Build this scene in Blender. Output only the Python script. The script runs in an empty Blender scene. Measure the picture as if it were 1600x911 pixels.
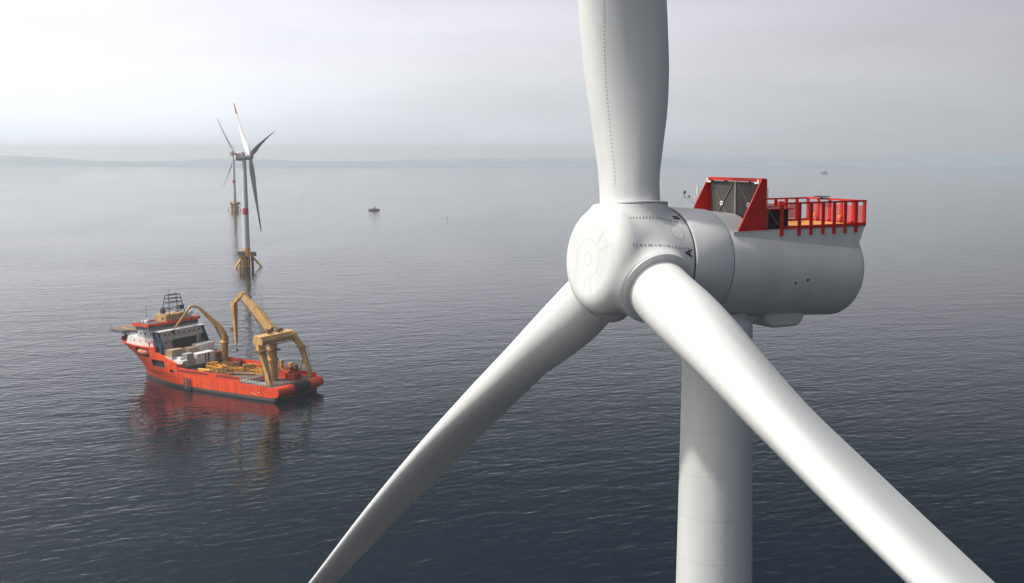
import bpy, bmesh, math, random
import numpy as np
from mathutils import Vector, Matrix
rad = math.radians
random.seed(7)
C = bpy.context.scene
col = C.collection

# ------------------------------------------------------------------ camera, sky, sun, exposure
F, PX, PY, YH = 1700.0, 870.0, 414.0, 235.0          # focal length (px at 1600), principal point, horizon row
CAM_H = 111.0
cam = bpy.data.cameras.new('camera')
cam.sensor_fit = 'HORIZONTAL'; cam.sensor_width = 36.0
cam.lens = 36.0 * F / 1600
cam.shift_x = -(PX - 800) / 1600
cam.shift_y = -(455.5 - PY) / 1600
cam.clip_start = 0.5; cam.clip_end = 120000
camo = bpy.data.objects.new('camera', cam); col.objects.link(camo)
camo.location = (0, 0, CAM_H)
camo.rotation_euler = (rad(90) - math.atan((PY - YH) / F), 0, 0)
C.camera = camo

SUN_EL = rad(53); SUN_AZ = rad(187)                   # azimuth as a math angle: 180 = from the left
sdir = Vector((math.cos(SUN_EL) * math.cos(SUN_AZ), math.cos(SUN_EL) * math.sin(SUN_AZ), math.sin(SUN_EL)))
w = bpy.data.worlds.new('World'); C.world = w; w.use_nodes = True
nt = w.node_tree; nt.nodes.clear()
def N(t, **k):
    n = nt.nodes.new(t)
    for a, b in k.items(): setattr(n, a, b)
    return n
def LK(a, b): nt.links.new(a, b)
out = N('ShaderNodeOutputWorld'); bg = N('ShaderNodeBackground'); bg.inputs['Strength'].default_value = 1.0
sky = N('ShaderNodeTexSky'); sky.sky_type = 'NISHITA'; sky.sun_disc = False
sky.sun_elevation = SUN_EL; sky.sun_rotation = math.atan2(sdir.x, sdir.y)
sky.air_density = 1.0; sky.dust_density = 3.0; sky.ozone_density = 1.0
skys = N('ShaderNodeVectorMath', operation='SCALE'); skys.inputs['Scale'].default_value = 0.07
LK(sky.outputs[0], skys.inputs[0])
tc = N('ShaderNodeTexCoord'); sep = N('ShaderNodeSeparateXYZ'); LK(tc.outputs['Generated'], sep.inputs[0])
ramp = N('ShaderNodeValToRGB'); LK(sep.outputs['Z'], ramp.inputs[0])
cr = ramp.color_ramp
stops = [(0.0, (.78, .86, .93)), (.03, (.84, .88, .94)), (.07, (.91, .93, .98)), (.13, (.89, .89, .97)), (.20, (.38, .39, .44)), (.30, (.068, .088, .125)), (1.0, (.045, .15, .36))]
cr.elements[0].position = stops[0][0]; cr.elements[0].color = (*stops[0][1], 1)
cr.elements[1].position = stops[-1][0]; cr.elements[1].color = (*stops[-1][1], 1)
for p, c in stops[1:-1]:
    e = cr.elements.new(p); e.color = (*c, 1)
# thin high veil of cloud: brighter towards the sun's side, darker away from it
side = N('ShaderNodeMapRange'); LK(sep.outputs['X'], side.inputs['Value'])
side.inputs['From Min'].default_value = -0.6; side.inputs['From Max'].default_value = 0.6
side.inputs['To Min'].default_value = 1.42; side.inputs['To Max'].default_value = 0.43
mp = N('ShaderNodeMapping'); mp.inputs['Scale'].default_value = (1.6, 1.6, 9.0); LK(tc.outputs['Generated'], mp.inputs[0])
no = N('ShaderNodeTexNoise'); no.inputs['Scale'].default_value = 1.6; no.inputs['Detail'].default_value = 4; LK(mp.outputs[0], no.inputs['Vector'])
nr = N('ShaderNodeMapRange'); LK(no.outputs[0], nr.inputs['Value'])
nr.inputs['From Min'].default_value = .3; nr.inputs['From Max'].default_value = .7
nr.inputs['To Min'].default_value = .90; nr.inputs['To Max'].default_value = 1.08
mu = N('ShaderNodeMath', operation='MULTIPLY'); LK(side.outputs[0], mu.inputs[0]); LK(nr.outputs[0], mu.inputs[1])
sc_ = N('ShaderNodeVectorMath', operation='SCALE'); LK(ramp.outputs[0], sc_.inputs[0]); LK(mu.outputs[0], sc_.inputs['Scale'])
# wide bright aureole of the sun behind the thin veil
dt = N('ShaderNodeVectorMath', operation='DOT_PRODUCT'); LK(tc.outputs['Generated'], dt.inputs[0]); dt.inputs[1].default_value = sdir
mx0 = N('ShaderNodeMath', operation='MAXIMUM'); LK(dt.outputs['Value'], mx0.inputs[0]); mx0.inputs[1].default_value = 0
pw = N('ShaderNodeMath', operation='POWER'); LK(mx0.outputs[0], pw.inputs[0]); pw.inputs[1].default_value = 4
gl = N('ShaderNodeVectorMath', operation='SCALE'); gl.inputs[0].default_value = (3.2, 2.95, 2.55); LK(pw.outputs[0], gl.inputs['Scale'])
ga = N('ShaderNodeVectorMath', operation='ADD'); LK(sc_.outputs[0], ga.inputs[0]); LK(gl.outputs[0], ga.inputs[1]); sc_ = ga
mix = N('ShaderNodeMix', data_type='RGBA'); mix.inputs[0].default_value = .9
LK(skys.outputs[0], mix.inputs[6]); LK(sc_.outputs[0], mix.inputs[7])
LK(mix.outputs[2], bg.inputs['Color']); LK(bg.outputs[0], out.inputs[0])

sun = bpy.data.lights.new('sun', 'SUN'); sun.energy = 3.85; sun.angle = rad(3.0); sun.color = (1.0, .95, .88)
so = bpy.data.objects.new('sun', sun); col.objects.link(so)
so.rotation_euler = (-sdir).to_track_quat('-Z', 'Y').to_euler()
C.view_settings.view_transform = 'Standard'; C.view_settings.look = 'None'
C.view_settings.exposure = 0.0; C.view_settings.gamma = 1.0
C.render.engine = 'CYCLES'
C.cycles.use_denoising = True
C.cycles.max_bounces = 12; C.cycles.volume_bounces = 8; C.cycles.sample_clamp_indirect = 4.0

# ------------------------------------------------------------------ materials
def mat(name, color, rough=.5, metal=0., var=0., scale=1.0, bump=0., streak=False, spec=.5, alpha=1.0, coat=0.):
    m = bpy.data.materials.new(name); m.use_nodes = True
    t = m.node_tree; b = t.nodes['Principled BSDF']
    b.inputs['Base Color'].default_value = (*color, 1); b.inputs['Roughness'].default_value = rough
    b.inputs['Metallic'].default_value = metal; b.inputs['Specular IOR Level'].default_value = spec
    b.inputs['Alpha'].default_value = alpha; b.inputs['Coat Weight'].default_value = coat
    if var or bump:
        tcn = t.nodes.new('ShaderNodeTexCoord'); mpn = t.nodes.new('ShaderNodeMapping')
        mpn.inputs['Scale'].default_value = (scale, scale, scale * (.15 if streak else 1))
        n = t.nodes.new('ShaderNodeTexNoise'); n.inputs['Scale'].default_value = 1.0; n.inputs['Detail'].default_value = 5; n.inputs['Roughness'].default_value = .6
        t.links.new(tcn.outputs['Object'], mpn.inputs[0]); t.links.new(mpn.outputs[0], n.inputs['Vector'])
        if var:
            r = t.nodes.new('ShaderNodeValToRGB'); t.links.new(n.outputs[0], r.inputs[0])
            r.color_ramp.elements[0].position = .35; r.color_ramp.elements[1].position = .65
            r.color_ramp.elements[0].color = (*[c * (1 - var) for c in color], 1)
            r.color_ramp.elements[1].color = (*[min(1, c * (1 + var * .6)) for c in color], 1)
            t.links.new(r.outputs[0], b.inputs['Base Color'])
            rr = t.nodes.new('ShaderNodeMapRange'); t.links.new(n.outputs[0], rr.inputs['Value'])
            rr.inputs['To Min'].default_value = rough * .85; rr.inputs['To Max'].default_value = min(1, rough * 1.2)
            t.links.new(rr.outputs[0], b.inputs['Roughness'])
        if bump:
            bn = t.nodes.new('ShaderNodeBump'); bn.inputs['Strength'].default_value = .6; bn.inputs['Distance'].default_value = bump
            t.links.new(n.outputs[0], bn.inputs['Height']); t.links.new(bn.outputs[0], b.inputs['Normal'])
    return m

M = {}
M['white'] = mat('turbine_white', (.62, .63, .62), .46, var=.08, scale=.55, streak=True)
M['grey_ring'] = mat('root_ring_grey', (.42, .44, .46), .5, var=.06, scale=2)
M['groove'] = mat('dark_groove', (.07, .08, .09), .7)
M['seam'] = mat('faint_seam', (.42, .43, .42), .6)
M['bolt'] = mat('bolt_grey', (.24, .25, .27), .6)
M['letter'] = mat('black_lettering', (.02, .02, .025), .6)
M['red'] = mat('signal_red', (.52, .018, .014), .45, var=.15, scale=1.5)
M['redband'] = mat('red_band', (.45, .03, .03), .5, var=.12, scale=.5)
M['tipred'] = mat('blade_tip_red', (.40, .03, .03), .5)
M['radiator'] = mat('radiator_brown_grey', (.13, .115, .10), .55, var=.25, scale=3, streak=True)
M['brace'] = mat('brace_steel', (.28, .26, .24), .5, metal=.4)
M['whitemetal'] = mat('white_metal', (.75, .75, .73), .45)
M['darkbox'] = mat('dark_steel', (.03, .028, .03), .6)
M['deckorange'] = mat('orange_anti_slip_deck', (.50, .21, .05), .8, var=.2, scale=2.5)
M['redmesh'] = mat('red_mesh_infill', (.55, .08, .08), .6, alpha=.55)
M['yellow'] = mat('foundation_yellow', (.80, .42, .06), .55, var=.22, scale=.5, streak=True)
M['rust'] = mat('rusty_brown', (.16, .07, .04), .8, var=.3, scale=.6)
M['darkgrey'] = mat('dark_grey_steel', (.07, .08, .09), .65, var=.2, scale=.6)
M['cream'] = mat('crane_cream_yellow', (.61, .37, .14), .5, var=.34, scale=.5, streak=True)
M['shipwhite'] = mat('ship_white', (.80, .80, .79), .45, var=.10, scale=.3, streak=True)
M['shipgrey'] = mat('ship_light_grey', (.52, .54, .56), .5, var=.12, scale=.3, streak=True)
M['glass'] = mat('dark_glass', (.02, .03, .04), .08, spec=.8)
M['orangered'] = mat('roof_trim_orange_red', (.78, .06, .02), .5, var=.12, scale=.4)
M['fender'] = mat('black_rubber', (.025, .026, .03), .75)
M['bluesteel'] = mat('dark_blue_steel', (.03, .06, .12), .5)
M['deckbrown'] = mat('worn_deck_brown', (.13, .10, .085), .85, var=.3, scale=.25)
M['helideck'] = mat('helideck_brown_grey', (.17, .14, .12), .8, var=.2, scale=.25)
M['box_white'] = mat('container_white', (.76, .76, .74), .5, var=.1, scale=.5, streak=True)
M['box_tan'] = mat('container_tan', (.50, .38, .24), .55, var=.12, scale=.5)
M['box_grey'] = mat('container_grey', (.40, .42, .44), .5, var=.12, scale=.5)
M['box_rust'] = mat('container_rust_red', (.25, .06, .04), .6, var=.2, scale=.5)
M['pipe'] = mat('ochre_steel', (.68, .33, .03), .55, var=.3, scale=.5)
M['pipebrown'] = mat('brown_steel', (.24, .13, .05), .65, var=.35, scale=.5)
M['lifeboat'] = mat('lifeboat_faded_orange', (.70, .22, .12), .5)

def hull_mat():
    m = mat('hull_orange_red', (.85, .06, .015), .42)
    t = m.node_tree; b = t.nodes['Principled BSDF']
    tcn = t.nodes.new('ShaderNodeTexCoord'); sp = t.nodes.new('ShaderNodeSeparateXYZ'); t.links.new(tcn.outputs['Object'], sp.inputs[0])
    n = t.nodes.new('ShaderNodeTexNoise'); n.inputs['Scale'].default_value = .6; n.inputs['Detail'].default_value = 7
    mp_ = t.nodes.new('ShaderNodeMapping'); mp_.inputs['Scale'].default_value = (1, 1, .16); t.links.new(tcn.outputs['Object'], mp_.inputs[0]); t.links.new(mp_.outputs[0], n.inputs['Vector'])
    ad = t.nodes.new('ShaderNodeMath'); ad.operation = 'MULTIPLY_ADD'; t.links.new(n.outputs[0], ad.inputs[0]); ad.inputs[1].default_value = .7; t.links.new(sp.outputs['Z'], ad.inputs[2])
    r = t.nodes.new('ShaderNodeMapRange'); t.links.new(ad.outputs[0], r.inputs['Value']); r.inputs['From Min'].default_value = 1.75; r.inputs['From Max'].default_value = 1.95
    r2 = t.nodes.new('ShaderNodeValToRGB'); t.links.new(n.outputs[0], r2.inputs[0])
    r2.color_ramp.elements[0].position = .32; r2.color_ramp.elements[0].color = (.68, .055, .013, 1)
    r2.color_ramp.elements[1].position = .6; r2.color_ramp.elements[1].color = (.92, .095, .016, 1)
    mx = t.nodes.new('ShaderNodeMix'); mx.data_type = 'RGBA'; t.links.new(r.outputs[0], mx.inputs[0])
    mx.inputs[6].default_value = (.10, .085, .08, 1); t.links.new(r2.outputs[0], mx.inputs[7])
    t.links.new(mx.outputs[2], b.inputs['Base Color'])
    return m
M['hull'] = hull_mat()

def tower_mat():
    m = mat('tower_white', (.68, .69, .68), .45)
    t = m.node_tree; b = t.nodes['Principled BSDF']
    tcn = t.nodes.new('ShaderNodeTexCoord'); sp = t.nodes.new('ShaderNodeSeparateXYZ'); t.links.new(tcn.outputs['Object'], sp.inputs[0])
    mo = t.nodes.new('ShaderNodeMath'); mo.operation = 'MODULO'; t.links.new(sp.outputs['Z'], mo.inputs[0]); mo.inputs[1].default_value = 2.45
    lt = t.nodes.new('ShaderNodeMath'); lt.operation = 'LESS_THAN'; t.links.new(mo.outputs[0], lt.inputs[0]); lt.inputs[1].default_value = .04
    n = t.nodes.new('ShaderNodeTexNoise'); n.inputs['Scale'].default_value = .8; n.inputs['Detail'].default_value = 5
    mp_ = t.nodes.new('ShaderNodeMapping'); mp_.inputs['Scale'].default_value = (1, 1, .12); t.links.new(tcn.outputs['Object'], mp_.inputs[0]); t.links.new(mp_.outputs[0], n.inputs['Vector'])
    r2 = t.nodes.new('ShaderNodeValToRGB'); t.links.new(n.outputs[0], r2.inputs[0])
    r2.color_ramp.elements[0].position = .3; r2.color_ramp.elements[0].color = (.56, .57, .56, 1)
    r2.color_ramp.elements[1].position = .65; r2.color_ramp.elements[1].color = (.63, .64, .63, 1)
    mm = t.nodes.new('ShaderNodeMath'); mm.operation = 'MULTIPLY'; t.links.new(lt.outputs[0], mm.inputs[0]); mm.inputs[1].default_value = .38
    mx = t.nodes.new('ShaderNodeMix'); mx.data_type = 'RGBA'; t.links.new(mm.outputs[0], mx.inputs[0])
    t.links.new(r2.outputs[0], mx.inputs[6]); mx.inputs[7].default_value = (.35, .36, .36, 1)
    t.links.new(mx.outputs[2], b.inputs['Base Color'])
    return m
M['tower'] = tower_mat()

def water_mat():
    m = bpy.data.materials.new('sea_water'); m.use_nodes = True
    t = m.node_tree; b = t.nodes['Principled BSDF']
    b.inputs['Base Color'].default_value = (.002, .007, .012, 1); b.inputs['Roughness'].default_value = .03
    b.inputs['IOR'].default_value = 1.333; b.inputs['Specular IOR Level'].default_value = .5
    tcn = t.nodes.new('ShaderNodeTexCoord')
    def wave(length, ang, stretch, detail, dist, prev=None, strength=None, rough=.5):
        mp_ = t.nodes.new('ShaderNodeMapping'); mp_.vector_type = 'TEXTURE'; mp_.inputs['Rotation'].default_value = (0, 0, rad(ang)); mp_.inputs['Scale'].default_value = (length * stretch, length, length)
        t.links.new(tcn.outputs['Object'], mp_.inputs[0])
        n = t.nodes.new('ShaderNodeTexNoise'); n.noise_dimensions = '3D'; n.inputs['Scale'].default_value = 1; n.inputs['Detail'].default_value = detail; n.inputs['Roughness'].default_value = rough
        n.inputs['Distortion'].default_value = .4
        t.links.new(mp_.outputs[0], n.inputs['Vector'])
        bn = t.nodes.new('ShaderNodeBump'); bn.inputs['Strength'].default_value = 1.0; bn.inputs['Distance'].default_value = dist
        t.links.new(n.outputs[0], bn.inputs['Height'])
        if prev: t.links.new(prev.outputs[0], bn.inputs['Normal'])
        if strength: t.links.new(strength, bn.inputs['Strength'])
        return bn
    # slow patches of calmer and more ruffled water
    mp_ = t.nodes.new('ShaderNodeMapping'); mp_.inputs['Rotation'].default_value = (0, 0, rad(20)); mp_.inputs['Scale'].default_value = (.0045, .0022, .003); t.links.new(tcn.outputs['Object'], mp_.inputs[0])
    pn = t.nodes.new('ShaderNodeTexNoise'); pn.inputs['Scale'].default_value = 1; pn.inputs['Detail'].default_value = 5; pn.inputs['Distortion'].default_value = .8; t.links.new(mp_.outputs[0], pn.inputs['Vector'])
    pr = t.nodes.new('ShaderNodeMapRange'); t.links.new(pn.outputs[0], pr.inputs['Value']); pr.inputs['From Min'].default_value = .32; pr.inputs['From Max'].default_value = .66
    pr.inputs['To Min'].default_value = .5; pr.inputs['To Max'].default_value = 1.0
    a = wave(17, 14, 2.2, 2, .45, None, pr.outputs[0])
    a = wave(3.6, 27, 2.0, 2, .30, a, pr.outputs[0], .45)
    a = wave(1.7, -6, 1.7, 2, .085, a, pr.outputs[0], .45)
    t.links.new(a.outputs[0], b.inputs['Normal'])
    return m
M['water'] = water_mat()

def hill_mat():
    return mat('haze_paled_coast', (.20, .262, .305), .95, var=.22, scale=.003)  # distance haze put into the colour: coast paled and blued to melt into the horizon

# ------------------------------------------------------------------ mesh building
class MB:
    def __init__(s): s.v = []; s.f = []
    def add(s, vs, fs):
        o = len(s.v); s.v += [tuple(v) for v in vs]; s.f += [tuple(i + o for i in f) for f in fs]; return s
    def box(s, c, d, rz=0, taper=1.0, M4=None):
        hx, hy, hz = d[0] / 2, d[1] / 2, d[2] / 2
        p = [(-hx, -hy, -hz), (hx, -hy, -hz), (hx, hy, -hz), (-hx, hy, -hz), (-hx * taper, -hy * taper, hz), (hx * taper, -hy * taper, hz), (hx * taper, hy * taper, hz), (-hx * taper, hy * taper, hz)]
        R = M4 if M4 is not None else Matrix.Rotation(rz, 4, 'Z')
        p = [R @ Vector(q) + Vector(c) for q in p]
        return s.add(p, [(0, 3, 2, 1), (4, 5, 6, 7), (0, 1, 5, 4), (1, 2, 6, 5), (2, 3, 7, 6), (3, 0, 4, 7)])
    def span(s, a, b):
        return s.box([(a[i] + b[i]) / 2 for i in range(3)], [abs(b[i] - a[i]) for i in range(3)])
    def beam(s, a, b, w, h=None, w2=None, h2=None):
        a = Vector(a); b = Vector(b); h = h or w; w2 = w2 or w; h2 = h2 or (h if w2 == w else w2)
        z = (b - a).normalized(); up = Vector((0, 0, 1)) if abs(z.z) < .98 else Vector((1, 0, 0))
        x = up.cross(z).normalized(); y = z.cross(x)
        vs = []
        for p, ww, hh in ((a, w, h), (b, w2, h2)):
            for sx, sy in ((-1, -1), (1, -1), (1, 1), (-1, 1)): vs.append(p + x * sx * ww / 2 + y * sy * hh / 2)
        return s.add(vs, [(0, 3, 2, 1), (4, 5, 6, 7), (0, 1, 5, 4), (1, 2, 6, 5), (2, 3, 7, 6), (3, 0, 4, 7)])
    def tube(s, a, b, r, r2=None, n=12, cap=True):
        a = Vector(a); b = Vector(b); r2 = r if r2 is None else r2
        z = (b - a).normalized(); up = Vector((0, 0, 1)) if abs(z.z) < .98 else Vector((1, 0, 0))
        x = up.cross(z).normalized(); y = z.cross(x)
        vs = []
        for p, q in ((a, r), (b, r2)):
            for i in range(n):
                t = 2 * math.pi * i / n; vs.append(p + x * math.cos(t) * q + y * math.sin(t) * q)
        fs = [(i, (i + 1) % n, n + (i + 1) % n, n + i) for i in range(n)]
        if cap: fs += [tuple(range(n - 1, -1, -1)), tuple(range(n, 2 * n))]
        return s.add(vs, fs)
    def path(s, pts, r, n=8):
        for a, b in zip(pts[:-1], pts[1:]): s.tube(a, b, r, n=n)
        return s
    def lathe(s, prof, axis='Z', n=48, center=(0, 0, 0), caps=True):
        vs = []; c = Vector(center)
        for (h, r) in prof:
            for i in range(n):
                t = 2 * math.pi * i / n; u, v = r * math.cos(t), r * math.sin(t)
                vs.append(c + (Vector((u, v, h)) if axis == 'Z' else Vector((h, u, v)) if axis == 'X' else Vector((v, h, u))))
        fs = []
        for k in range(len(prof) - 1):
            for i in range(n):
                j = (i + 1) % n; fs.append((k * n + i, k * n + j, (k + 1) * n + j, (k + 1) * n + i))
        if caps: fs += [tuple(range(n - 1, -1, -1)), tuple(range((len(prof) - 1) * n, len(prof) * n))]
        return s.add(vs, fs)
    def prism(s, poly, a, b, axis='Y'):
        """poly = outline in the other two axes; extruded from a to b along axis"""
        def P(u, v, t): return (u, t, v) if axis == 'Y' else (u, v, t) if axis == 'Z' else (t, u, v)
        n = len(poly); vs = [P(u, v, a) for u, v in poly] + [P(u, v, b) for u, v in poly]
        fs = [(i, (i + 1) % n, n + (i + 1) % n, n + i) for i in range(n)] + [tuple(range(n - 1, -1, -1)), tuple(range(n, 2 * n))]
        return s.add(vs, fs)
    def sphere(s, c, r, n=16, sz=1.0):
        prof = [(math.cos(math.pi - math.pi * k / n) * r * sz, max(1e-3, math.sin(math.pi * k / n) * r)) for k in range(n + 1)]
        return s.lathe(prof, 'Z', n * 2, c)
    def mesh(s, name, m, smooth=None):
        me = bpy.data.meshes.new(name); me.from_pydata(s.v, [], s.f); me.update()
        bm = bmesh.new(); bm.from_mesh(me); bmesh.ops.recalc_face_normals(bm, faces=bm.faces[:]); bm.to_mesh(me); bm.free()
        for mm in (m if isinstance(m, (list, tuple)) else [m]): me.materials.append(mm)
        if smooth is not None:
            me.polygons.foreach_set('use_smooth', [True] * len(me.polygons))
            try: me.set_sharp_from_angle(angle=rad(smooth))
            except Exception: pass
        return me
    def build(s, name, m, parent=None, smooth=None, matrix=None, bevel=0):
        return link(name, s.mesh(name, m, smooth), parent, matrix, bevel)

def link(name, me, parent=None, matrix=None, bevel=0):
    o = bpy.data.objects.new(name, me); col.objects.link(o)
    if parent: o.parent = parent
    if matrix is not None: o.matrix_local = matrix
    if bevel:
        b = o.modifiers.new('bevel', 'BEVEL'); b.width = bevel; b.segments = 2; b.limit_method = 'ANGLE'
    return o
def tag(o, label=None, cat=None, group=None, kind=None):
    for k, v in (('label', label), ('category', cat), ('group', group), ('kind', kind)):
        if v: o[k] = v
    return o
def empty(name, loc, rz=0):
    o = bpy.data.objects.new(name, None); col.objects.link(o); o.location = loc; o.rotation_euler = (0, 0, rz); o.empty_display_size = 1; return o

# ------------------------------------------------------------------ sea, coast, haze
R = 42000
sea = MB().add([(-R, -2000, 0), (R, -2000, 0), (R, R, 0), (-R, R, 0)], [(0, 1, 2, 3)]).build('sea', M['water'])
tag(sea, kind='structure')
def coast():
    mb = MB(); nx, ny = 260, 8; random.seed(3)
    ph = [(random.uniform(.0002, .004), random.uniform(0, 6.28), random.random()) for _ in range(14)]
    def hgt(x, k):
        h = sum(math.sin(x * f + p + k) * a / (1 + f * 900) for f, p, a in ph)
        return max(3, 44 + 15 * h + 6 * math.sin(x * .0031 + 2 * k) + 3 * math.sin(x * .011 + k))
    for i in range(nx):
        a = -.62 + 1.24 * i / (nx - 1)
        for j in range(ny):
            shore = 7300 + 350 * math.sin(a * 9) - 500 * a
            d = shore + j * 260
            x = d * math.tan(a)
            z = -2 if j == 0 else hgt(x, j * .3) * min(1, (j) / 3.0) * (1 if j < ny - 1 else 0)
            mb.v.append((x, d, z))
    for i in range(nx - 1):
        for j in range(ny - 1):
            mb.f.append((i * ny + j, (i + 1) * ny + j, (i + 1) * ny + j + 1, i * ny + j + 1))
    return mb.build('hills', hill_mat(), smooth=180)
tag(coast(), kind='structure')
HZ = MB().span((-20000, -600, -1), (20000, 24000, 192)).build('haze', None)
hm = bpy.data.materials.new('haze_air'); hm.use_nodes = True; hm.node_tree.nodes.clear()
ho = hm.node_tree.nodes.new('ShaderNodeOutputMaterial'); hv = hm.node_tree.nodes.new('ShaderNodeVolumePrincipled')
hv.inputs['Color'].default_value = (.935, .975, 1.0, 1); hv.inputs['Density'].default_value = .0001; hv.inputs['Anisotropy'].default_value = .38
hm.node_tree.links.new(hv.outputs[0], ho.inputs['Volume']); HZ.data.materials.clear(); HZ.data.materials.append(hm)
tag(HZ, kind='stuff')

# ------------------------------------------------------------------ wind turbine
NTILT = rad(4.7)
HUBX, HUBZ, TILT, CONE, PITCH = 5.8, 105.18, rad(5.9), 4.42, -5.03
TAB = [(2.8, 3.2, 3.2, 1.6, 0, 0), (4.2, 3.2, 3.2, 1.6, 0, 0), (6, 3.72, 3.12, 1.74, -3.2, .07), (8, 4.38, 2.85, 1.94, -6, .16), (10, 4.80, 2.52, 2.08, -7.8, .26),
       (12.5, 5.03, 2.16, 2.17, -8.0, .36), (15, 5.08, 1.89, 2.17, -7.2, .42), (20, 4.876, 1.5, 2.027, -5.0, .52), (30, 4.1, 1.09, 1.453, -2.6, .95), (45, 2.764, .657, .791, -.866, 2.3),
       (60, 1.777, .379, .507, .866, 3.777), (70, 1.184, .219, .36, 1.733, 4.98), (75, .74, .12, .22, 1.733, 5.694), (77, .118, .03, .04, 1.733, 6.001)]
def curve(rs, k):
    x = np.array([t[0] for t in TAB]); y = np.array([t[k] for t in TAB], float); m = np.gradient(y, x); o = []
    for r in rs:
        i = min(max(np.searchsorted(x, r) - 1, 0), len(x) - 2); h = x[i + 1] - x[i]; t = (r - x[i]) / h
        o.append((2 * t**3 - 3 * t * t + 1) * y[i] + (t**3 - 2 * t * t + t) * h * m[i] + (-2 * t**3 + 3 * t * t) * y[i + 1] + (t**3 - t * t) * h * m[i + 1])
    return np.array(o)
def section_point(r, th, S):
    c, t, le, tw, pb = S; c = max(c, .05); t = max(t, .015)
    bl = min(max((r - 4.5) / 11, 0), 1); bl = bl * bl * (3 - 2 * bl); a = rad(tw + PITCH)
    xc = .5 * (1 - math.cos(th)); yt = .5 * math.sin(th)
    yy = 5 * (.2969 * math.sqrt(max(xc, 0)) - .126 * xc - .3516 * xc**2 + .2843 * xc**3 - .1036 * xc**4) * (1 if math.sin(th) >= 0 else -1)
    ya = yy + .35 * bl * .25 * math.sin(math.pi * xc); y = (yt * (1 - bl) + ya * bl) * t; X = le - xc * c
    return Vector((X * math.cos(a) - y * math.sin(a) + r * math.tan(rad(CONE)), X * math.sin(a) + y * math.cos(a) - pb, r))
def blade_meshes():
    rs = np.concatenate([np.linspace(2.8, 20, 50), np.linspace(20.6, 77, 80)]); ns = 64
    S = list(zip(*[curve(rs, k) for k in (1, 2, 3, 4, 5)]))
    body, tip = MB(), MB()
    cut = max(i for i, r in enumerate(rs) if r < 61.5)
    def ring(i): return [section_point(rs[i], 2 * math.pi * j / ns, S[i]) for j in range(ns)]
    rings = [ring(i) for i in range(len(rs))]
    for mb, a, b in ((body, 0, cut), (tip, cut, len(rs) - 1)):
        for i in range(a, b + 1): mb.v += [tuple(v) for v in rings[i]]
        for i in range(b - a):
            for j in range(ns):
                k = (j + 1) % ns; mb.f.append((i * ns + j, i * ns + k, (i + 1) * ns + k, (i + 1) * ns + j))
    tip.f.append(tuple(range(len(tip.v) - ns, len(tip.v))))
    # row of little fins along the thickest line of the blade
    vg = MB(); r = 3.9
    while r < 40:
        Sv = [float(curve([r], k)[0]) for k in (1, 2, 3, 4, 5)]
        t0 = 32 + min(1, (r - 3.9) / 9) * 20; p = section_point(r, rad(t0), Sv); q = section_point(r, rad(t0 - 8), Sv)
        d = (q - p).normalized()
        nrm = Vector((math.cos(rad(t0)) * .8, math.sin(rad(t0)), 0)).normalized()
        vg.beam(p + nrm * .012 - d * .03, p + nrm * .010 + d * .03, .035, .02); r += .21
    return body.mesh('blade', M['white'], 60), tip.mesh('tip_band', M['tipred'], 60), vg.mesh('vortex_fins', M['seam'])

def spinner_field(P):
    """signed distance, P (n,3) in the rotor frame"""
    rad_ = np.hypot(P[:, 1], P[:, 2]); x = P[:, 0]
    rr = 1.05; Rr = 2.86; x1 = 2.79
    qx = np.maximum(x - (x1 - rr), 0); 
    d1 = np.where((x > x1 - rr) & (rad_ > Rr - rr), np.hypot(qx, rad_ - (Rr - rr)) - rr, np.maximum(rad_ - Rr, x - x1))
    d = np.maximum(d1, -1.9 - x)
    for b in range(3):
        az = rad(120 * b); c = rad(CONE)
        dv = np.array([math.sin(c), math.cos(c) * math.sin(az), math.cos(c) * math.cos(az)])
        h = P @ dv; q = np.sqrt(np.maximum((P**2).sum(1) - h * h, 0))
        rc = 1.97 + .10 * np.clip(2.95 - h, 0, 2)
        dc = np.where((q > rc) & (h > 2.92), np.hypot(q - rc, h - 2.92), np.maximum(q - rc, h - 2.92))
        dc = np.where(h < 0, 5, dc)
        k = .42; hh = np.clip(.5 + .5 * (dc - d) / k, 0, 1); d = dc * (1 - hh) + d * hh - k * hh * (1 - hh)
    return np.maximum(d, -1.9 - x)
def spinner_radius(D):
    lo = np.full(len(D), .5); hi = np.full(len(D), 5.0)
    # march inwards from far outside to the first crossing
    ts = np.linspace(4.2, 1.5, 120); t0 = np.full(len(D), 1.5)
    done = np.zeros(len(D), bool)
    for t in ts:
        ins = (spinner_field(D * t) < 0) & ~done; t0[ins] = t; done |= ins
    lo = t0; hi = t0 + (ts[0] - ts[1])
    for _ in range(16):
        mid = (lo + hi) / 2; ins = spinner_field(D * mid[:, None]) < 0; lo = np.where(ins, mid, lo); hi = np.where(ins, hi, mid)
    return lo
def spinner_mesh():
    nu, nv = 150, 288; mb = MB(); D = []
    for i in range(nu + 1):
        a = math.pi * .70 * i / nu
        for j in range(nv):
            t = 2 * math.pi * j / nv; D.append((math.cos(a), math.sin(a) * math.sin(t), math.sin(a) * math.cos(t)))
    D = np.array(D); r = spinner_radius(D); V = D * r[:, None]; mb.v = [tuple(v) for v in V]
    for i in range(nu):
        for j in range(nv):
            k = (j + 1) % nv; mb.f.append((i * nv + j, i * nv + k, (i + 1) * nv + k, (i + 1) * nv + j))
    return mb.mesh('spinner', M['white'], 50)
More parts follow.
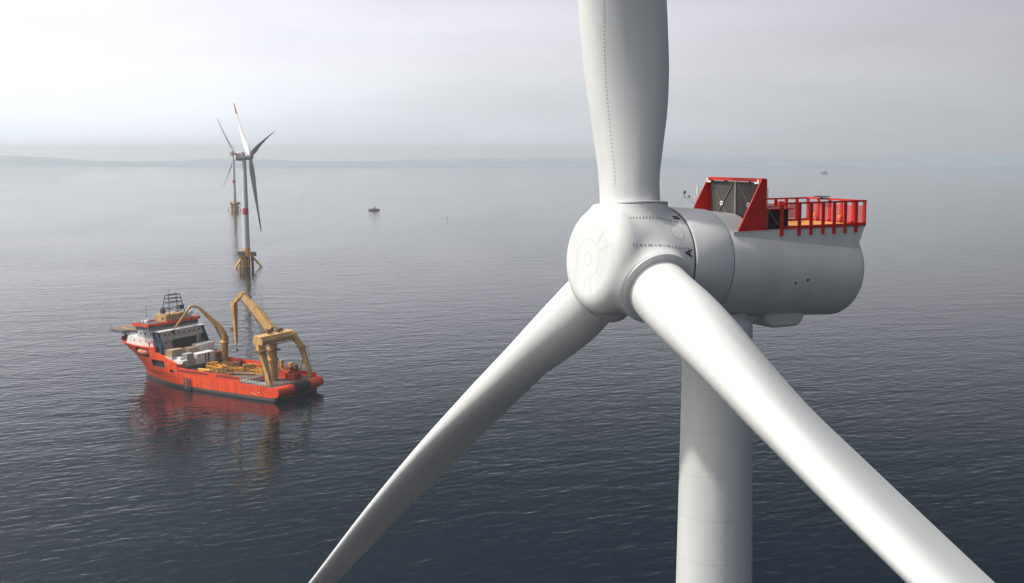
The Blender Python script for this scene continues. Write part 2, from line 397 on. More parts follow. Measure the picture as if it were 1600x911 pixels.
def on_spinner(x, az, lift=.006):
    """point on the skin at axial position x and angle az round the rotor axis"""
    q = 2.9
    for _ in range(8):
        d = Vector((x, q * math.sin(az), q * math.cos(az))); L = d.length; u = np.array([d / L]); r = float(spinner_radius(u)[0]); q = r * q / L if abs(r - L) > 1e-4 else q
        q = math.hypot(r * d.y / L, r * d.z / L)
    return Vector((x, (q + lift) * math.sin(az), (q + lift) * math.cos(az)))
def on_face(dy, dz):
    u = Vector((2.79, dy, dz)); u.normalize(); r = float(spinner_radius(np.array([u]))[0]); return u * (r + .006)

def text_mesh(ch, size, m):
    cu = bpy.data.curves.new('t', 'FONT'); cu.body = ch; cu.size = size; cu.align_x = 'CENTER'; cu.align_y = 'CENTER'; cu.extrude = .006; cu.offset = .012 * size
    o = bpy.data.objects.new('t', cu); col.objects.link(o); dg = bpy.context.evaluated_depsgraph_get(); dg.update()
    me = bpy.data.meshes.new_from_object(o.evaluated_get(dg)); bpy.data.objects.remove(o); me.materials.clear(); me.materials.append(m); return me

def dashes(pts, wid, m, name, hgt=.03, every=1):
    mb = MB()
    for a, b in zip(pts[:-1:1], pts[1::1]): mb.beam(a, b, wid, hgt)
    return mb.mesh(name, m)

MC = {}
def get(k, f):
    if k not in MC: MC[k] = f()
    return MC[k]

def turbine(label, loc, heading, az0, near=False, platform_rot=0, group=None):
    T = empty('wind_turbine', loc, heading); tag(T, label, 'wind turbine', group)
    base_z = 18.0
    # tower
    def tower():
        prof = [(base_z, 3.25)]
        for z in np.linspace(25, 101.2, 24): prof.append((z, 3.25 - (z - base_z) * (3.25 - 1.92) / (101.2 - base_z)))
        prof += [(101.5, 1.88), (101.75, 1.7), (102.1, 1.5)]
        return MB().lathe(prof, 'Z', 72).mesh('tower', M['tower'], 40)
    tw = link('tower', get('tower', tower), T)
    link('red_band', get('band', lambda: MB().lathe([(50, 2.775), (50, 2.79), (56.2, 2.69), (56.2, 2.675)], 'Z', 72).mesh('red_band', M['redband'], 40)), tw)
    # nacelle, in a frame whose x axis is the tilted rotor axis
    MN = Matrix.Translation((HUBX, 0, HUBZ)) @ Matrix.Rotation(-NTILT, 4, 'Y')
    def gen(): return MB().lathe([(-4.42, 2.80), (-4.42, 2.97), (-4.36, 3.0), (-2.05, 3.0), (-1.98, 2.97), (-1.98, 2.7)][::-1], 'X', 96).mesh('generator_housing', M['white'], 40)
    def nac():
        pr = [(-4.2, 2.7), (-4.47, 2.7), (-4.47, 2.9), (-4.6, 2.93), (-14.1, 2.72)]
        pr += [(-14.1 - .4 * math.sin(t), 2.72 - .4 * (1 - math.cos(t))) for t in np.linspace(.1, math.pi / 2, 9)] + [(-14.62, .05)]
        # more rings along the body, and the crown flattened under the service platform
        full = []
        for (xa, ra), (xb, rb) in zip(pr[:-1], pr[1:]):
            n_ = max(1, int(abs(xb - xa) / .4)); full += [(xa + (xb - xa) * i / n_, ra + (rb - ra) * i / n_) for i in range(n_)]
        mb = MB().lathe(full + [pr[-1]], 'X', 96); out_ = []
        for (x, y, z) in mb.v:
            zw = HUBZ + x * math.sin(NTILT) + z * math.cos(NTILT); xl = HUBX + x * math.cos(NTILT) - z * math.sin(NTILT)
            if zw > 106.6 and xl < -1.0: z -= (zw - 106.6) / math.cos(NTILT)
            out_.append((x, y, z))
        mb.v = out_
        return mb.mesh('nacelle', M['white'], 40)
    nc = link('nacelle', get('nac', nac), T, MN)
    gh = link('generator_housing', get('gen', gen), T, MN)
    if near:
        for x, r_, m_ in ((-1.94, 2.885, 'groove'), (-4.445, 2.925, 'groove')):
            MB().lathe([(x - .05, r_), (x + .05, r_)], 'X', 96, caps=False).build('seam_ring', M[m_], gh, 40)
        MB().lathe([(-8.62, 2.838), (-8.60, 2.842), (-8.58, 2.838)], 'X', 96, caps=False).build('seam_ring', M['seam'], nc, 40)
        # panel joint along the lower flank, inspection plugs
        mb = MB()
        for a, b in zip(np.linspace(-4.6, -13.1, 18)[:-1], np.linspace(-4.6, -13.1, 18)[1:]):
            ra = 2.93 - (-4.6 - a) * .0221; rb = 2.93 - (-4.6 - b) * .0221; t = rad(-38)
            mb.beam((a, ra * math.cos(t), ra * math.sin(t)), (b, rb * math.cos(t), rb * math.sin(t)), .03, .016)
        mb.build('panel_joint', M['seam'], nc)
        for x, t in ((-9.05, -14), (-9.9, -10)):
            r_ = 2.82; c = Vector((x, r_ * math.cos(rad(t)), r_ * math.sin(rad(t)))); n_ = Vector((0, math.cos(rad(t)), math.sin(rad(t))))
            MB().tube(c - n_ * .03, c + n_ * .03, .075, n=14).build('vent_plug', M['darkbox'], nc)
    # housing bulge under the nacelle
    def bulge():
        mb = MB(); mb.prism([(-2.5, 101.9), (-2.55, 101.35), (-3.0, 101.02), (-4.9, 100.98), (-5.35, 101.3), (-5.45, 101.9)], -1.15, 1.15, 'Y'); return mb.mesh('underside_housing', M['white'], 30)
    link('underside_housing', get('bulge', bulge), nc, MN.inverted(), .18)
    # rotor
    def MR(az): return Matrix.Translation((HUBX, 0, HUBZ)) @ Matrix.Rotation(-TILT, 4, 'Y') @ Matrix.Rotation(-az, 4, 'X')
    sp = link('spinner', get('spin', spinner_mesh), T, MR(rad(az0)))
    bl, tip, vg = get('blade', blade_meshes)
    for b in range(3):
        o = link('blade', bl, T, MR(rad(az0 + 120 * b)))
        link('tip_band', tip, o)
        def lip():
            return MB().lathe([(2.95, 1.55), (2.95, 1.985), (2.96, 1.995), (3.03, 1.995), (3.045, 1.98), (3.045, 1.60), (3.03, 1.60)], 'Z', 96).mesh('root_ring', M['white'], 30)
        CM = Matrix.Rotation(rad(CONE), 4, 'Y')
        if near:
            if b == 0: tag(link('vortex_fins', vg, o), kind='stuff')
            
            g = MB().lathe([(2.88, 1.93), (2.98, 1.93)], 'Z', 96, caps=False).build('root_gap', M['groove'], o, 40, CM)
            link('root_ring', get('lip', lip), o, CM)
    if near:
        # letters next to the rear edge of the spinner
        for ch, az, x in (('B', 37, -1.5), ('A', 82, -1.52)):
            me = text_mesh(ch, .62, M['letter']); azr = rad(az); p = on_spinner(x, azr, .03)
            up = Vector((1, 0, 0)); nrm = Vector((0, math.sin(azr), math.cos(azr))); right = up.cross(nrm)
            R3 = Matrix((right, up, nrm)).transposed().to_4x4()
            link('letter', me, sp, Matrix.Translation(p) @ R3)
        # rows of bolt heads along the joints of the spinner
        def row(az, xa, xb, step, name='bolt_row', w_=.06, l_=.025):
            mb = MB(); x = xa
            while x > xb:
                if name != 'bolt_row' or True:
                    p = on_spinner(x, rad(az)); q = on_spinner(x, rad(az + 2.4))
                    mb.beam(p, q, .06, .02)
                x -= step * (1.0 if random.random() > .3 else .5)
            tag(mb.build('bolt_row', M['bolt'], sp), kind='stuff')
        row(43, 1.6, -1.5, .19); row(76, 1.9, -1.7, .19)
        # joints on the nose: dashed circle, small centre ring and pairs of radial seams
        mb = MB()
        for rr_, n_, l_ in ((1.02, 40, .05), (.33, 24, .03)):
            for i in range(n_):
                t = 2 * math.pi * i / n_; a = on_face(rr_ * math.sin(t), rr_ * math.cos(t)); b = on_face(rr_ * math.sin(t + l_ / rr_), rr_ * math.cos(t + l_ / rr_)); mb.beam(a, b, .022, .012)
        for c in (60, 180, 300):
            for s_ in (-12, 12):
                t = rad(c + s_)
                q = 1.08
                while q < 2.3:
                    off = (-.02 if s_ < 0 else .02)
                    a = on_face(q * math.sin(t), q * math.cos(t)); b = on_face((q + .06) * math.sin(t), (q + .06) * math.cos(t)); mb.beam(a, b, .016, .012); q += .14
        mb.build('nose_seams', M['seam'], sp)
        # round service hatch outline between the two bolt rows
        mb = MB()
        for i in range(22):
            t = 2 * math.pi * i / 22; t2 = t + .17
            a = on_spinner(-1.05 + .42 * math.cos(t), rad(59) + .145 * math.sin(t)); b = on_spinner(-1.05 + .42 * math.cos(t2), rad(59) + .145 * math.sin(t2)); mb.beam(a, b, .02, .01)
        mb.build('hatch_outline', M['bolt'], sp)
    # ---------------- service platform on the roof
    ZD, HW, XF, XR = 106.72, 2.38, .95, -8.72
    def wedge():
        mb = MB(); zt = ZD
        top = [(XF, zt), (XR, zt)]
        vs = [(XF, -HW, zt - .02), (XF, HW, zt - .02), (XR, HW, zt - .02), (XR, -HW, zt - .02), (XF - .0, -HW + .03, 105.2), (XF, HW - .03, 105.2), (XR + .85, HW - .02, 104.6), (XR + .85, -HW + .02, 104.6)]
        return mb.add(vs, [(0, 1, 2, 3), (7, 6, 5, 4), (0, 4, 5, 1), (1, 5, 6, 2), (2, 6, 7, 3), (3, 7, 4, 0)]).mesh('platform_base', M['white'])
    pb = link('platform_base', get('wedge', wedge), T)
    link('deck_floor', get('floor', lambda: MB().span((-3.9, -HW + .05, ZD), (XR + .05, HW - .05, ZD + .05)).mesh('deck_floor', M['deckorange'])), pb)
    # cooler: two triangular side fins with the radiator between them
    FW = 2.30; xr = -1.12; zt = 109.47
    def radi():
        mb = MB(); mb.span((xr - .02, -FW + .06, 106.4), (xr - .30, FW - .06, zt - .09)); return mb.mesh('cooler', M['radiator'])
    cl = link('cooler', get('rad', radi), T)
    for s_ in (-1, 1):
        MBf = lambda s_=s_: MB().prism([(.62, 106.6), (.62, 106.72), (-.98, zt), (-1.34, zt), (-1.34, 106.6)], s_ * FW - .035, s_ * FW + .035, 'Y').mesh('side_fin', M['red'])
        link('side_fin', get('fin%d' % s_, MBf), cl)
    link('top_beam', get('tb', lambda: MB().span((-.95, -FW + .04, zt - .14), (-1.34, FW - .04, zt + .02)).mesh('top_beam', M['red'])), cl)
    if near:
        MB().span((xr + .0, -.07, 106.9), (xr + .05, .07, zt - .1)).build('divider', M['brace'], cl)
        for c_ in (-1.15, 1.15):
            for s_ in (-1, 1):
                MB().beam((xr + .02, c_ - 1.05 * s_, 106.55 + .05), (xr + .02, c_ + 1.05 * s_, zt - .1), .05, .03).build('cross_brace', M['brace'], cl)
            mb = MB()
            for i in range(20):
                t, t2 = 2 * math.pi * i / 20, 2 * math.pi * (i + 1) / 20
                mb.tube((xr + .06, c_ + .10 * math.cos(t), 108.03 + .10 * math.sin(t)), (xr + .06, c_ + .10 * math.cos(t2), 108.03 + .10 * math.sin(t2)), .035, n=6)
            mb.build('brace_ring', M['whitemetal'], cl)
        for s_ in (-1, 1):
            MB().beam((-.86, s_ * (FW - .12), zt - .22), (-.86, s_ * (FW - .42), zt - .22), .08, .10).add([], []).beam((-.86, s_ * (FW - .12), zt - .27), (-.86, s_ * (FW - .12), zt - .04), .1, .08).build('corner_bracket', M['whitemetal'], cl)
        mb = MB()
        for y0 in (-1.75, -.55, .35, 1.45):
            mb.span((-1.0, y0, zt - .2), (-1.05, y0 + .85, zt - .13))
        mb.build('top_clip', M['whitemetal'], cl)
        for i in range(15):
            pass
        # slats of the radiator
        mb = MB()
        for i in range(46):
            y = -FW + .1 + i * (2 * FW - .2) / 45
            mb.span((xr - .02, y - .012, 106.5), (xr + .0, y + .012, zt - .12))
        mb.build('radiator_slats', M['darkgrey'], cl)
    # railing
    def rails():
        mb = MB(); zr = ZD + 1.40
        for s_ in (-1, 1):
            mb.span((-2.45, s_ * HW - .05, zr - .05), (XR - .05, s_ * HW + .05, zr + .05)); mb.span((-2.45, s_ * HW - .03, ZD), (XR, s_ * HW + .03, ZD + .16))
        mb.span((XR - .05, -HW, zr - .05), (XR + .05, HW, zr + .05)); mb.span((XR - .02, -HW, ZD), (XR + .02, HW, ZD + .18))
        return mb.mesh('railing', M['red'])
    rl = link('railing', get('rails', rails), T)
    px = [-2.35, -3.63, -4.5, -5.4, -6.25, -7.1, -7.95]
    for s_ in (-1, 1):
        pm = get('post%d' % s_, lambda: MB().span((-.10, s_ * .01, -.38), (.10, s_ * .09, 1.38)).mesh('rail_post', M['red']))
        for x in px: link('rail_post', pm, rl, Matrix.Translation((x, s_ * HW, ZD)))
    pm = get('postr', lambda: MB().span((-.06, -.10, -.05), (.02, .10, 1.38)).mesh('rail_post', M['red']))
    for y in (-2.3, -1.4, -.45, .5, 1.42, 2.3): link('rail_post', pm, rl, Matrix.Translation((XR, y, ZD)))
    if near:
        for s_ in (-1, 1):
            if s_ == 1: continue
            for a, b in zip(px[:-1], px[1:]): MB().span((a - .12, s_ * HW - .01, ZD + .2), (b + .12, s_ * HW + .0, ZD + 1.12)).build('mesh_panel', M['redmesh'], rl)
        ys = (-2.3, -1.4, -.45, .5, 1.42, 2.3)
        for a, b in zip(ys[:-1], ys[1:]): MB().span((XR - .005, a + .12, ZD + .2), (XR + .005, b - .12, ZD + 1.12)).build('mesh_panel', M['redmesh'], rl)
        # service hatch house between cooler and deck
        hb = MB().span((-1.42, -2.1, ZD), (-3.3, 1.9, ZD + 1.05)).build('hatch_house', M['darkbox'], T)
        MB().span((-1.6, -2.2, ZD + 1.05), (-3.5, 2.1, ZD + 1.11)).build('canopy', M['redband'], hb)
        MB().path([(-1.5, 2.25, ZD + .1), (-1.5, 2.25, ZD + 1.25), (-2.4, 2.25, ZD + 1.25)], .03).path([(-1.6, 2.2, ZD + 1.1), (-2.3, 2.2, ZD + .2)], .025).build('pipework', M['brace'], hb)
        # antenna frame, aviation light, box on the rail
        an = MB().path([(-3.2, -.6, ZD + 1.11), (-3.2, -.6, ZD + 2.08), (-4.0, -.6, ZD + 2.08), (-4.0, -.6, ZD + .05)], .022).path([(-3.2, -.6, ZD + 1.72), (-4.0, -.6, ZD + 1.72)], .016)
        an.path([(-3.6, -.6, ZD + 1.2), (-3.6, -.6, ZD + 1.72)], .02).tube((-3.38, -.6, ZD + 1.72), (-3.38, -.6, ZD + 1.8), .05).tube((-3.82, -.6, ZD + 1.72), (-3.82, -.6, ZD + 1.8), .05)
        an.build('antenna_frame', M['darkgrey'], T)
        vm = MB().path([(-.3, -2.3, 107.9), (-.3, -2.4, 108.30), (.95, -2.4, 108.34)], .03).path([(-.3, -2.4, 107.85), (.45, -2.4, 108.30)], .02).build('sensor_arm', M['whitemetal'], T)
        MB().tube((.6, -2.4, 108.34), (.6, -2.4, 108.62), .022).sphere((.6, -2.4, 108.66), .09, 6).tube((.28, -2.4, 108.32), (.28, -2.4, 108.46), .05).tube((.6, -2.28, 108.6), (.6, -2.52, 108.6), .02).build('anemometer', M['darkgrey'], vm)
        MB().tube((-.35, -2.42, 108.5), (-.35, -2.42, 108.95), .06).build('warning_light', M['whitemetal'], T)
        MB().span((-8.3, -1.4, ZD + 1.5), (-8.75, -.5, ZD + 1.56)).tube((-8.6, -.95, ZD + 1.38), (-8.5, -.95, ZD + 1.52), .05).build('solar_panel', M['darkbox'], rl)
        MB().span((-6.2, -2.25, ZD + .7), (-6.6, -2.05, ZD + 1.25)).build('control_box', M['redband'], rl)
        for y in (-1.55, .55): MB().tube((XR + .1, y, ZD + .42), (XR + .22, y, ZD + .42), .09, n=12).build('orange_lamp', mat('lamp_orange', (.8, .25, .05), .4), rl)
        # roof walkway lip and white gusset at the front of the platform
        MB().prism([(XF + .0, 106.35), (XF + .32, 106.30), (XF, 105.9)], HW - .25, HW + .06, 'Y').build('gusset', M['whitemetal'], pb)
        MB().span((XF + .02, -HW, ZD - .09), (XR - .02, HW, ZD - .03)).build('edge_strip', M['grey_ring'], pb)
    # ---------------- floating foundation
    fr = Matrix.Rotation(platform_rot, 4, 'Z')
    def core():
        mb = MB().lathe([(-2, 3.0), (8, 3.1), (14, 3.4), (18, 3.45)], 'Z', 32)
        return mb.mesh('floater_column', M['yellow'], 40)
    fc = link('floater_column', get('core', core), T, fr)
    for i in range(3):
        a = 2 * math.pi * i / 3
        def leg():
            return MB().tube((3.0, 0, 12.5), (14, 0, 0), 1.0, n=14).tube((14, 0, 0), (16, 0, -2.3), 1.0, n=14).mesh('floater_leg', M['yellow'], 40)
        link('floater_leg', get('leg', leg), T, fr @ Matrix.Rotation(a, 4, 'Z'))
    def uprights(k):
        mb = MB()
        for i in range(14):
            a = 2 * math.pi * (i + .3) / 14; rr_ = 6.0 + .8 * ((i * 7) % 3 - 1); x, y = rr_ * math.cos(a), rr_ * math.sin(a)
            if i % 2 == k: mb.tube((x, y, -2), (x * .95, y * .95, 10), .5 + .12 * (i % 3), n=10)
        for i in range(6):
            a = 2 * math.pi * i / 6; b = 2 * math.pi * (i + 1) / 6
            if i % 2 == k: mb.tube((5 * math.cos(a), 5 * math.sin(a), 1), (5 * math.cos(b), 5 * math.sin(b), 9), .25, n=8)
        return mb
    link('upright_pipes', get('up0', lambda: uprights(0).mesh('upright_pipes', M['yellow'], 40)), T, fr)
    link('upright_pipes', get('up1', lambda: uprights(1).mesh('upright_pipes', M['rust'], 40)), T, fr)
    def deck():
        mb = MB().lathe([(10.2, 3.5), (10.2, 9.2), (10.7, 9.2), (10.7, 3.5)], 'Z', 12, caps=False)
        mb.span((-12.5, -2.5, 10.2), (-8, 2.5, 10.65))
        return mb.mesh('access_deck', M['pipebrown'])
    dk = link('access_deck', get('fdeck', deck), T, fr)
    def drail():
        mb = MB(); n_ = 14
        for i in range(n_):
            a = 2 * math.pi * i / n_; b = 2 * math.pi * (i + 1) / n_; p = (9 * math.cos(a), 9 * math.sin(a)); q = (9 * math.cos(b), 9 * math.sin(b))
            mb.tube((*p, 10.6), (*p, 12), .08, n=6); mb.tube((*p, 12), (*q, 12), .08, n=6); mb.tube((*p, 11.3), (*q, 11.3), .06, n=6)
        return mb.mesh('deck_railing', M['rust'])
    link('deck_railing', get('drail', drail), dk)
    for k, (a, b) in enumerate((((5.4, -2, 10.7), (8.6, 1.5, 14.0)), ((-8.8, -1, 10.7), (-5.5, 2.5, 14.2)), ((-2, 5.2, 10.7), (2.5, 8.5, 13.6)), ((-3, -8.5, 10.7), (0.5, -5.5, 15.0)))):
        link('equipment_cabinet', get('fbox%d' % k, lambda: MB().span(a, b).box(((a[0] + b[0]) / 2, (a[1] + b[1]) / 2, b[2] + .3), (1.2, 1.2, .6)).mesh('equipment_cabinet', M['darkgrey'])), dk)
    def landing():
        mb = MB()
        for y in (-.8, .8): mb.tube((9.4, y, -1.5), (9.4, y, 14), .22, n=8)
        for z in range(0, 14): mb.tube((9.4, -.8, z), (9.4, .8, z), .08, n=6)
        mb.tube((9.4, 0, 9), (5, 0, 10.4), .2, n=8)
        return mb.mesh('boat_landing', M['rust'])
    link('boat_landing', get('land', landing), T, fr @ Matrix.Rotation(rad(160), 4, 'Z'))
    return T

HEAD = math.atan2(-math.cos(rad(59.43)), -math.sin(rad(59.43)))
turbine('huge white turbine in front with red railed platform on its roof, letters on hub', (8.99, 60.05, 0), HEAD, -7.12, near=True, platform_rot=.4)
turbine('white turbine on a yellow floater straight behind the orange ship, blade tips red', (-297.5, 1039.5, 0), rad(30.5), 51.3, platform_rot=rad(-35), group='turbines standing out at sea')
turbine('smallest and palest of the turbines, far off to the left of the second one', (-603.7, 2039.8, 0), rad(69.5), 33.8, platform_rot=rad(150), group='turbines standing out at sea')

# ------------------------------------------------------------------ orange offshore ship
SO = Vector((-119.364, 486.476, 0)); SH = rad(151.05)
ship = empty('offshore_ship', SO, SH)
tag(ship, 'orange red offshore supply ship with helideck, white bridge and cream yellow cranes', 'ship')
SMI = Matrix.Translation(SO) @ Matrix.Rotation(SH, 4, 'Z')
def sway(x, y, z): return SMI @ Vector((x, y, z))

def stem_x(z): return 97.5 + (max(z, 0) / 17.5)**2.0 * 15.0 + min(z, 0) * .3
def half_b(x, z):
    zz = min(max(z / 17.5, 0), 1); xs = 40 + 36 * zz; L = stem_x(z) - xs; n = 1.9 + .9 * zz
    b = 14.5 + .3 * zz
    if x <= xs: r = b
    else:
        t = min((x - xs) / L, 1); r = b * max(0, (1 - t**n))**(.85 if zz > .3 else 1)
    if z < 0: r *= 1 + z * .06
    if x < 4: r -= (4 - x) * .12
    return r
def top_z(x):
    return float(np.interp(x, [-1, 19, 19.01, 58.6, 59.2, 60.2, 73.2, 73.5, 80, 112.5], [6.0, 6.0, 6.9, 6.9, 9.9, 11.6, 15.6, 18.2, 17.4, 17.4]))
def hull():
    xs = [-1, 1, 5, 12, 18.99, 19.01, 28, 38, 48, 58.6, 59.2, 60.2, 66, 73.2, 73.5, 76, 79, 82, 85, 88, 91, 94, 96, 98, 100]
    us = np.linspace(0, 1, 15); mb = MB(); nz = len(us); nst = len(xs) + 12; st = []
    for s_ in (1, -1):
        for i in range(nst):
            for u in us:
                if i < len(xs):
                    x = xs[i]; z = -3 + u * (top_z(x) + 3)
                    # squeeze stations forward of x=85 so that they follow the raked stem
                    if x > 85: x = 85 + (x - 85) * (stem_x(z) - 85) / (stem_x(17.4) - 85)
                else:
                    k = (i - len(xs) + 1) / 12; z = -3 + u * 20.4; xb = 85 + 15 * (stem_x(z) - 85) / (stem_x(17.4) - 85); x = xb + (stem_x(z) - xb) * (1 - (1 - k)**1.8)
                y = half_b(x, z); mb.v.append((x, s_ * max(y, 0), z))
    A = nst * nz
    for o in (0, A):
        for i in range(nst - 1):
            for j in range(nz - 1): mb.f.append((o + i * nz + j, o + (i + 1) * nz + j, o + (i + 1) * nz + j + 1, o + i * nz + j + 1))
    for i in range(nst - 1):       # deck and bottom
        mb.f.append((i * nz + nz - 1, (i + 1) * nz + nz - 1, A + (i + 1) * nz + nz - 1, A + i * nz + nz - 1)); mb.f.append((i * nz, (i + 1) * nz, A + (i + 1) * nz, A + i * nz))
    for j in range(nz - 1): mb.f.append((j, j + 1, A + j + 1, A + j))
    me = mb.mesh('hull', M['hull'])
    bm = bmesh.new(); bm.from_mesh(me); bmesh.ops.remove_doubles(bm, verts=bm.verts[:], dist=.002); bmesh.ops.recalc_face_normals(bm, faces=bm.faces[:]); bm.to_mesh(me); bm.free()
    me.materials.append(M['darkgrey']); return me
hl = link('hull', hull(), ship)
# openings in the port side: lifeboat bay, slot window, small port
cut = MB().span((77.8, 9.8, 12.7), (88.2, 18, 17.05)).span((67.4, 12.0, 8.5), (77.0, 18, 12.0)).span((61.3, 12.5, 7.0), (64.2, 18, 8.2)).build('cutter', M['darkgrey'])
cut.data.materials.clear(); cut.data.materials.append(M['hull']); cut.data.materials.append(M['darkgrey'])
for p in cut.data.polygons: p.material_index = 1
cut.parent = ship
bo = hl.modifiers.new('b', 'BOOLEAN'); bo.operation = 'DIFFERENCE'; bo.solver = 'EXACT'; bo.object = cut
bpy.context.view_layer.update(); dg = bpy.context.evaluated_depsgraph_get()
nm = bpy.data.meshes.new_from_object(hl.evaluated_get(dg)); hl.modifiers.clear(); hl.data = nm; nm.name = 'hull'; bpy.data.objects.remove(cut)
def part(mb, name, m, par=ship, smooth=None, bevel=0): return mb.build(name, M[m], par, smooth, None, bevel)
# decks
part(MB().span((-.6, -13.9, 6.0), (18.9, 13.9, 6.08)).span((19.05, -14.2, 6.9), (58.5, 14.2, 6.98)), 'cargo_deck', 'deckbrown')
# bulwarks
def bulwark(xa, xb, h0, h1, n_, s_, base=None):
    mb = MB(); xs = np.linspace(xa, xb, n_ + 1)
    vs = []
    for x in xs:
        zb = base if base is not None else top_z(x); t = (x - xa) / (xb - xa); zt_ = zb + h0 + (h1 - h0) * t
        yo = half_b(x, min(zb, 17.4)); 
        for z, y in ((zb, yo), (zt_, yo + (.15 if zb > 15 else 0)), (zt_, yo - .25), (zb, yo - .25)): vs.append((x, s_ * y, z))
    fs = []
    for i in range(n_):
        for k in range(4): a = i * 4 + k; b = i * 4 + (k + 1) % 4; fs.append((a, b, b + 4, a + 4))
    fs += [(0, 1, 2, 3), (n_ * 4, n_ * 4 + 3, n_ * 4 + 2, n_ * 4 + 1)]
    return mb.add(vs, fs)
part(bulwark(19.1, 58.6, 2.3, 2.9, 16, 1), 'bulwark', 'orangered'); part(bulwark(19.1, 58.6, 2.9, 3.4, 16, -1), 'bulwark', 'orangered')
part(bulwark(3, 18.9, .5, .5, 6, 1), 'bulwark', 'orangered'); part(bulwark(-1, 18.9, 2.2, 2.4, 6, -1), 'bulwark', 'orangered')
part(bulwark(73.6, 105, .0001, 1.0, 14, 1, 17.4), 'bulwark', 'orangered'); part(bulwark(73.6, 105, .4, 1.0, 14, -1, 17.4), 'bulwark', 'orangered')
def bow_cap():
    mb = MB(); pts = []
    for k in np.linspace(0, 1, 10):
        x = 105 + (stem_x(17.4) - 105) * (1 - (1 - k)**1.8); pts.append((x, half_b(x, 17.4)))
    full = pts + [(x, -y) for x, y in pts[::-1]]
    for a, b in zip(full[:-1], full[1:]):
        if (Vector(a) - Vector(b)).length > .01: mb.beam((*a, 17.9), (*b, 17.9), .25, 1.1)
    return mb
part(bow_cap(), 'bow_bulwark', 'orangered')
# rails on top of the bulwark: a row of dark freeing slots and posts
mb = MB()
for i in range(46):
    x = 20 + i * .84; 
    if 34 < x < 39: continue
    mb.span((x, half_b(x, 6.9) + .0, 7.9), (x + .46, half_b(x, 6.9) + .05, 9.0))
tag(part(mb, 'freeing_slots', 'darkbox'), kind='stuff')
mb = MB()
for s_, y0 in ((1, 0),):
    for i in range(9):
        x = 3.5 + i * 1.9; y = half_b(x, 6); mb.tube((x, y - .1, 6.4), (x, y - .1, 7.9), .07, n=6); mb.tube((x, y - 1.7, 6.1), (x, y - 1.7, 8.0), .07, n=6)
    for z in (7.2, 7.9):
        mb.tube((3.5, half_b(3.5, 6) - .1, z), (18.7, half_b(18.7, 6) - .1, z), .05, n=6); mb.tube((3.5, half_b(4, 6) - 1.7, z), (18.7, half_b(18.7, 6) - 1.7, z), .05, n=6)
part(mb, 'stern_handrail', 'box_white')
# stern fender rolls
def roll(ya, yb, m_, x=-1.9, r=2.35, name='stern_fender'):
    pts = []; mb = MB(); n_ = 14
    for y in np.linspace(ya, yb, n_ + 1): pts.append((x + .0025 * y * y, y))
    vs = []; seg = 20
    for (xx, y) in pts:
        for i in range(seg):
            t = 2 * math.pi * i / seg; vs.append((xx + math.cos(t) * r, y, 4.0 + math.sin(t) * r))
    fs = [(i * seg + j, i * seg + (j + 1) % seg, (i + 1) * seg + (j + 1) % seg, (i + 1) * seg + j) for i in range(n_) for j in range(seg)]
    fs += [tuple(range(seg)), tuple(range(n_ * seg, (n_ + 1) * seg))]
    mb.add(vs, fs); return part(mb, name, m_, ship, 50)
roll(14.2, 3.9, 'orangered'); roll(3.9, -6.3, 'fender', r=2.45); roll(-6.3, -15.0, 'orangered')
part(MB().sphere((-1.3, -14.9, 4.0), 2.35, 10).tube((-1.3, -14.9, 4.0), (9, -15.3, 5.0), 2.35, 1.9, 18), 'corner_fender', 'orangered', ship, 50)
# fender ladder on the side
mb = MB()
for x in (50.5, 52.2, 54.2): mb.tube((x, 15.0, -.3), (x, 15.0, 5.6), .22, n=8)
for z in np.arange(.4, 5.6, .8): mb.tube((50.5, 15.0, z), (54.2, 15.0, z), .12, n=6)
part(mb, 'side_ladder', 'darkgrey')
# small pale marks on the shell
for x, y, z in ((7.6, 0, 3.2), (9.4, 0, 2.4), (10.6, 0, 2.5), (11.8, 0, 2.7)):
    part(MB().span((x, half_b(x, z) + .003, z), (x + .5, half_b(x, z) + .03, z + .35)), 'hull_mark', 'box_white')
mb = MB()
for i in range(12): mb.span((20.6 + i * .72, 14.52, 5.7 + .05 * (i % 2)), (20.6 + i * .72 + .42, 14.56, 6.15))
for i in range(8): mb.span((21.8 + i * .62, 14.52, 5.05), (21.8 + i * .62 + .36, 14.56, 5.35))
part(mb, 'name_lettering', 'box_tan')
mb = MB()
for x, z in ((12, 4.6), (15.5, 4.7), (18.5, 4.8), (6.0, 4.2), (46, 3.0), (38, 3.4)): mb.span((x, half_b(x, z) - .0, z), (x + .5, half_b(x, z) + .03, z + .35))
mb.span((66.5, 14.45, 6.1), (68.3, 14.55, 6.3)); part(mb, 'hull_port', 'darkgrey')
# white deckhouse
part(MB().prism([(74, 17.4), (96.5, 17.4), (94.6, 21.6), (74, 21.6)], -11, 12.2, 'Y'), 'forward_deckhouse', 'shipwhite')
acc = part(MB().prism([(71.5, 10), (90, 17.4), (89, 21.6), (88, 25.2), (71.5, 25.2)], -12.5, 11.6, 'Y'), 'accommodation_block', 'shipgrey')
part(MB().span((70.6, -13.2, 21.5), (75, 12.6, 21.75)), 'walkway', 'shipwhite')
mb = MB()
for z, ys in ((23.3, (-11, -8, -5, -1.5, 1.5, 4.5, 7.5, 10)), (19.5, (6, 9.5))):
    for y in ys: mb.span((71.42, y - .45, z - .4), (71.52, y + .45, z + .45))
part(mb, 'window_row', 'glass', acc)
mb = MB()
for x in (76, 79, 83, 86): mb.span((x, 11.58, 22.9), (x + .9, 11.66, 23.8))
part(mb, 'window_row', 'glass', acc)
part(MB().span((71.3, -9, 13.5), (71.55, 5.5, 20.6)), 'hangar_opening', 'darkbox', acc)
mb = MB()
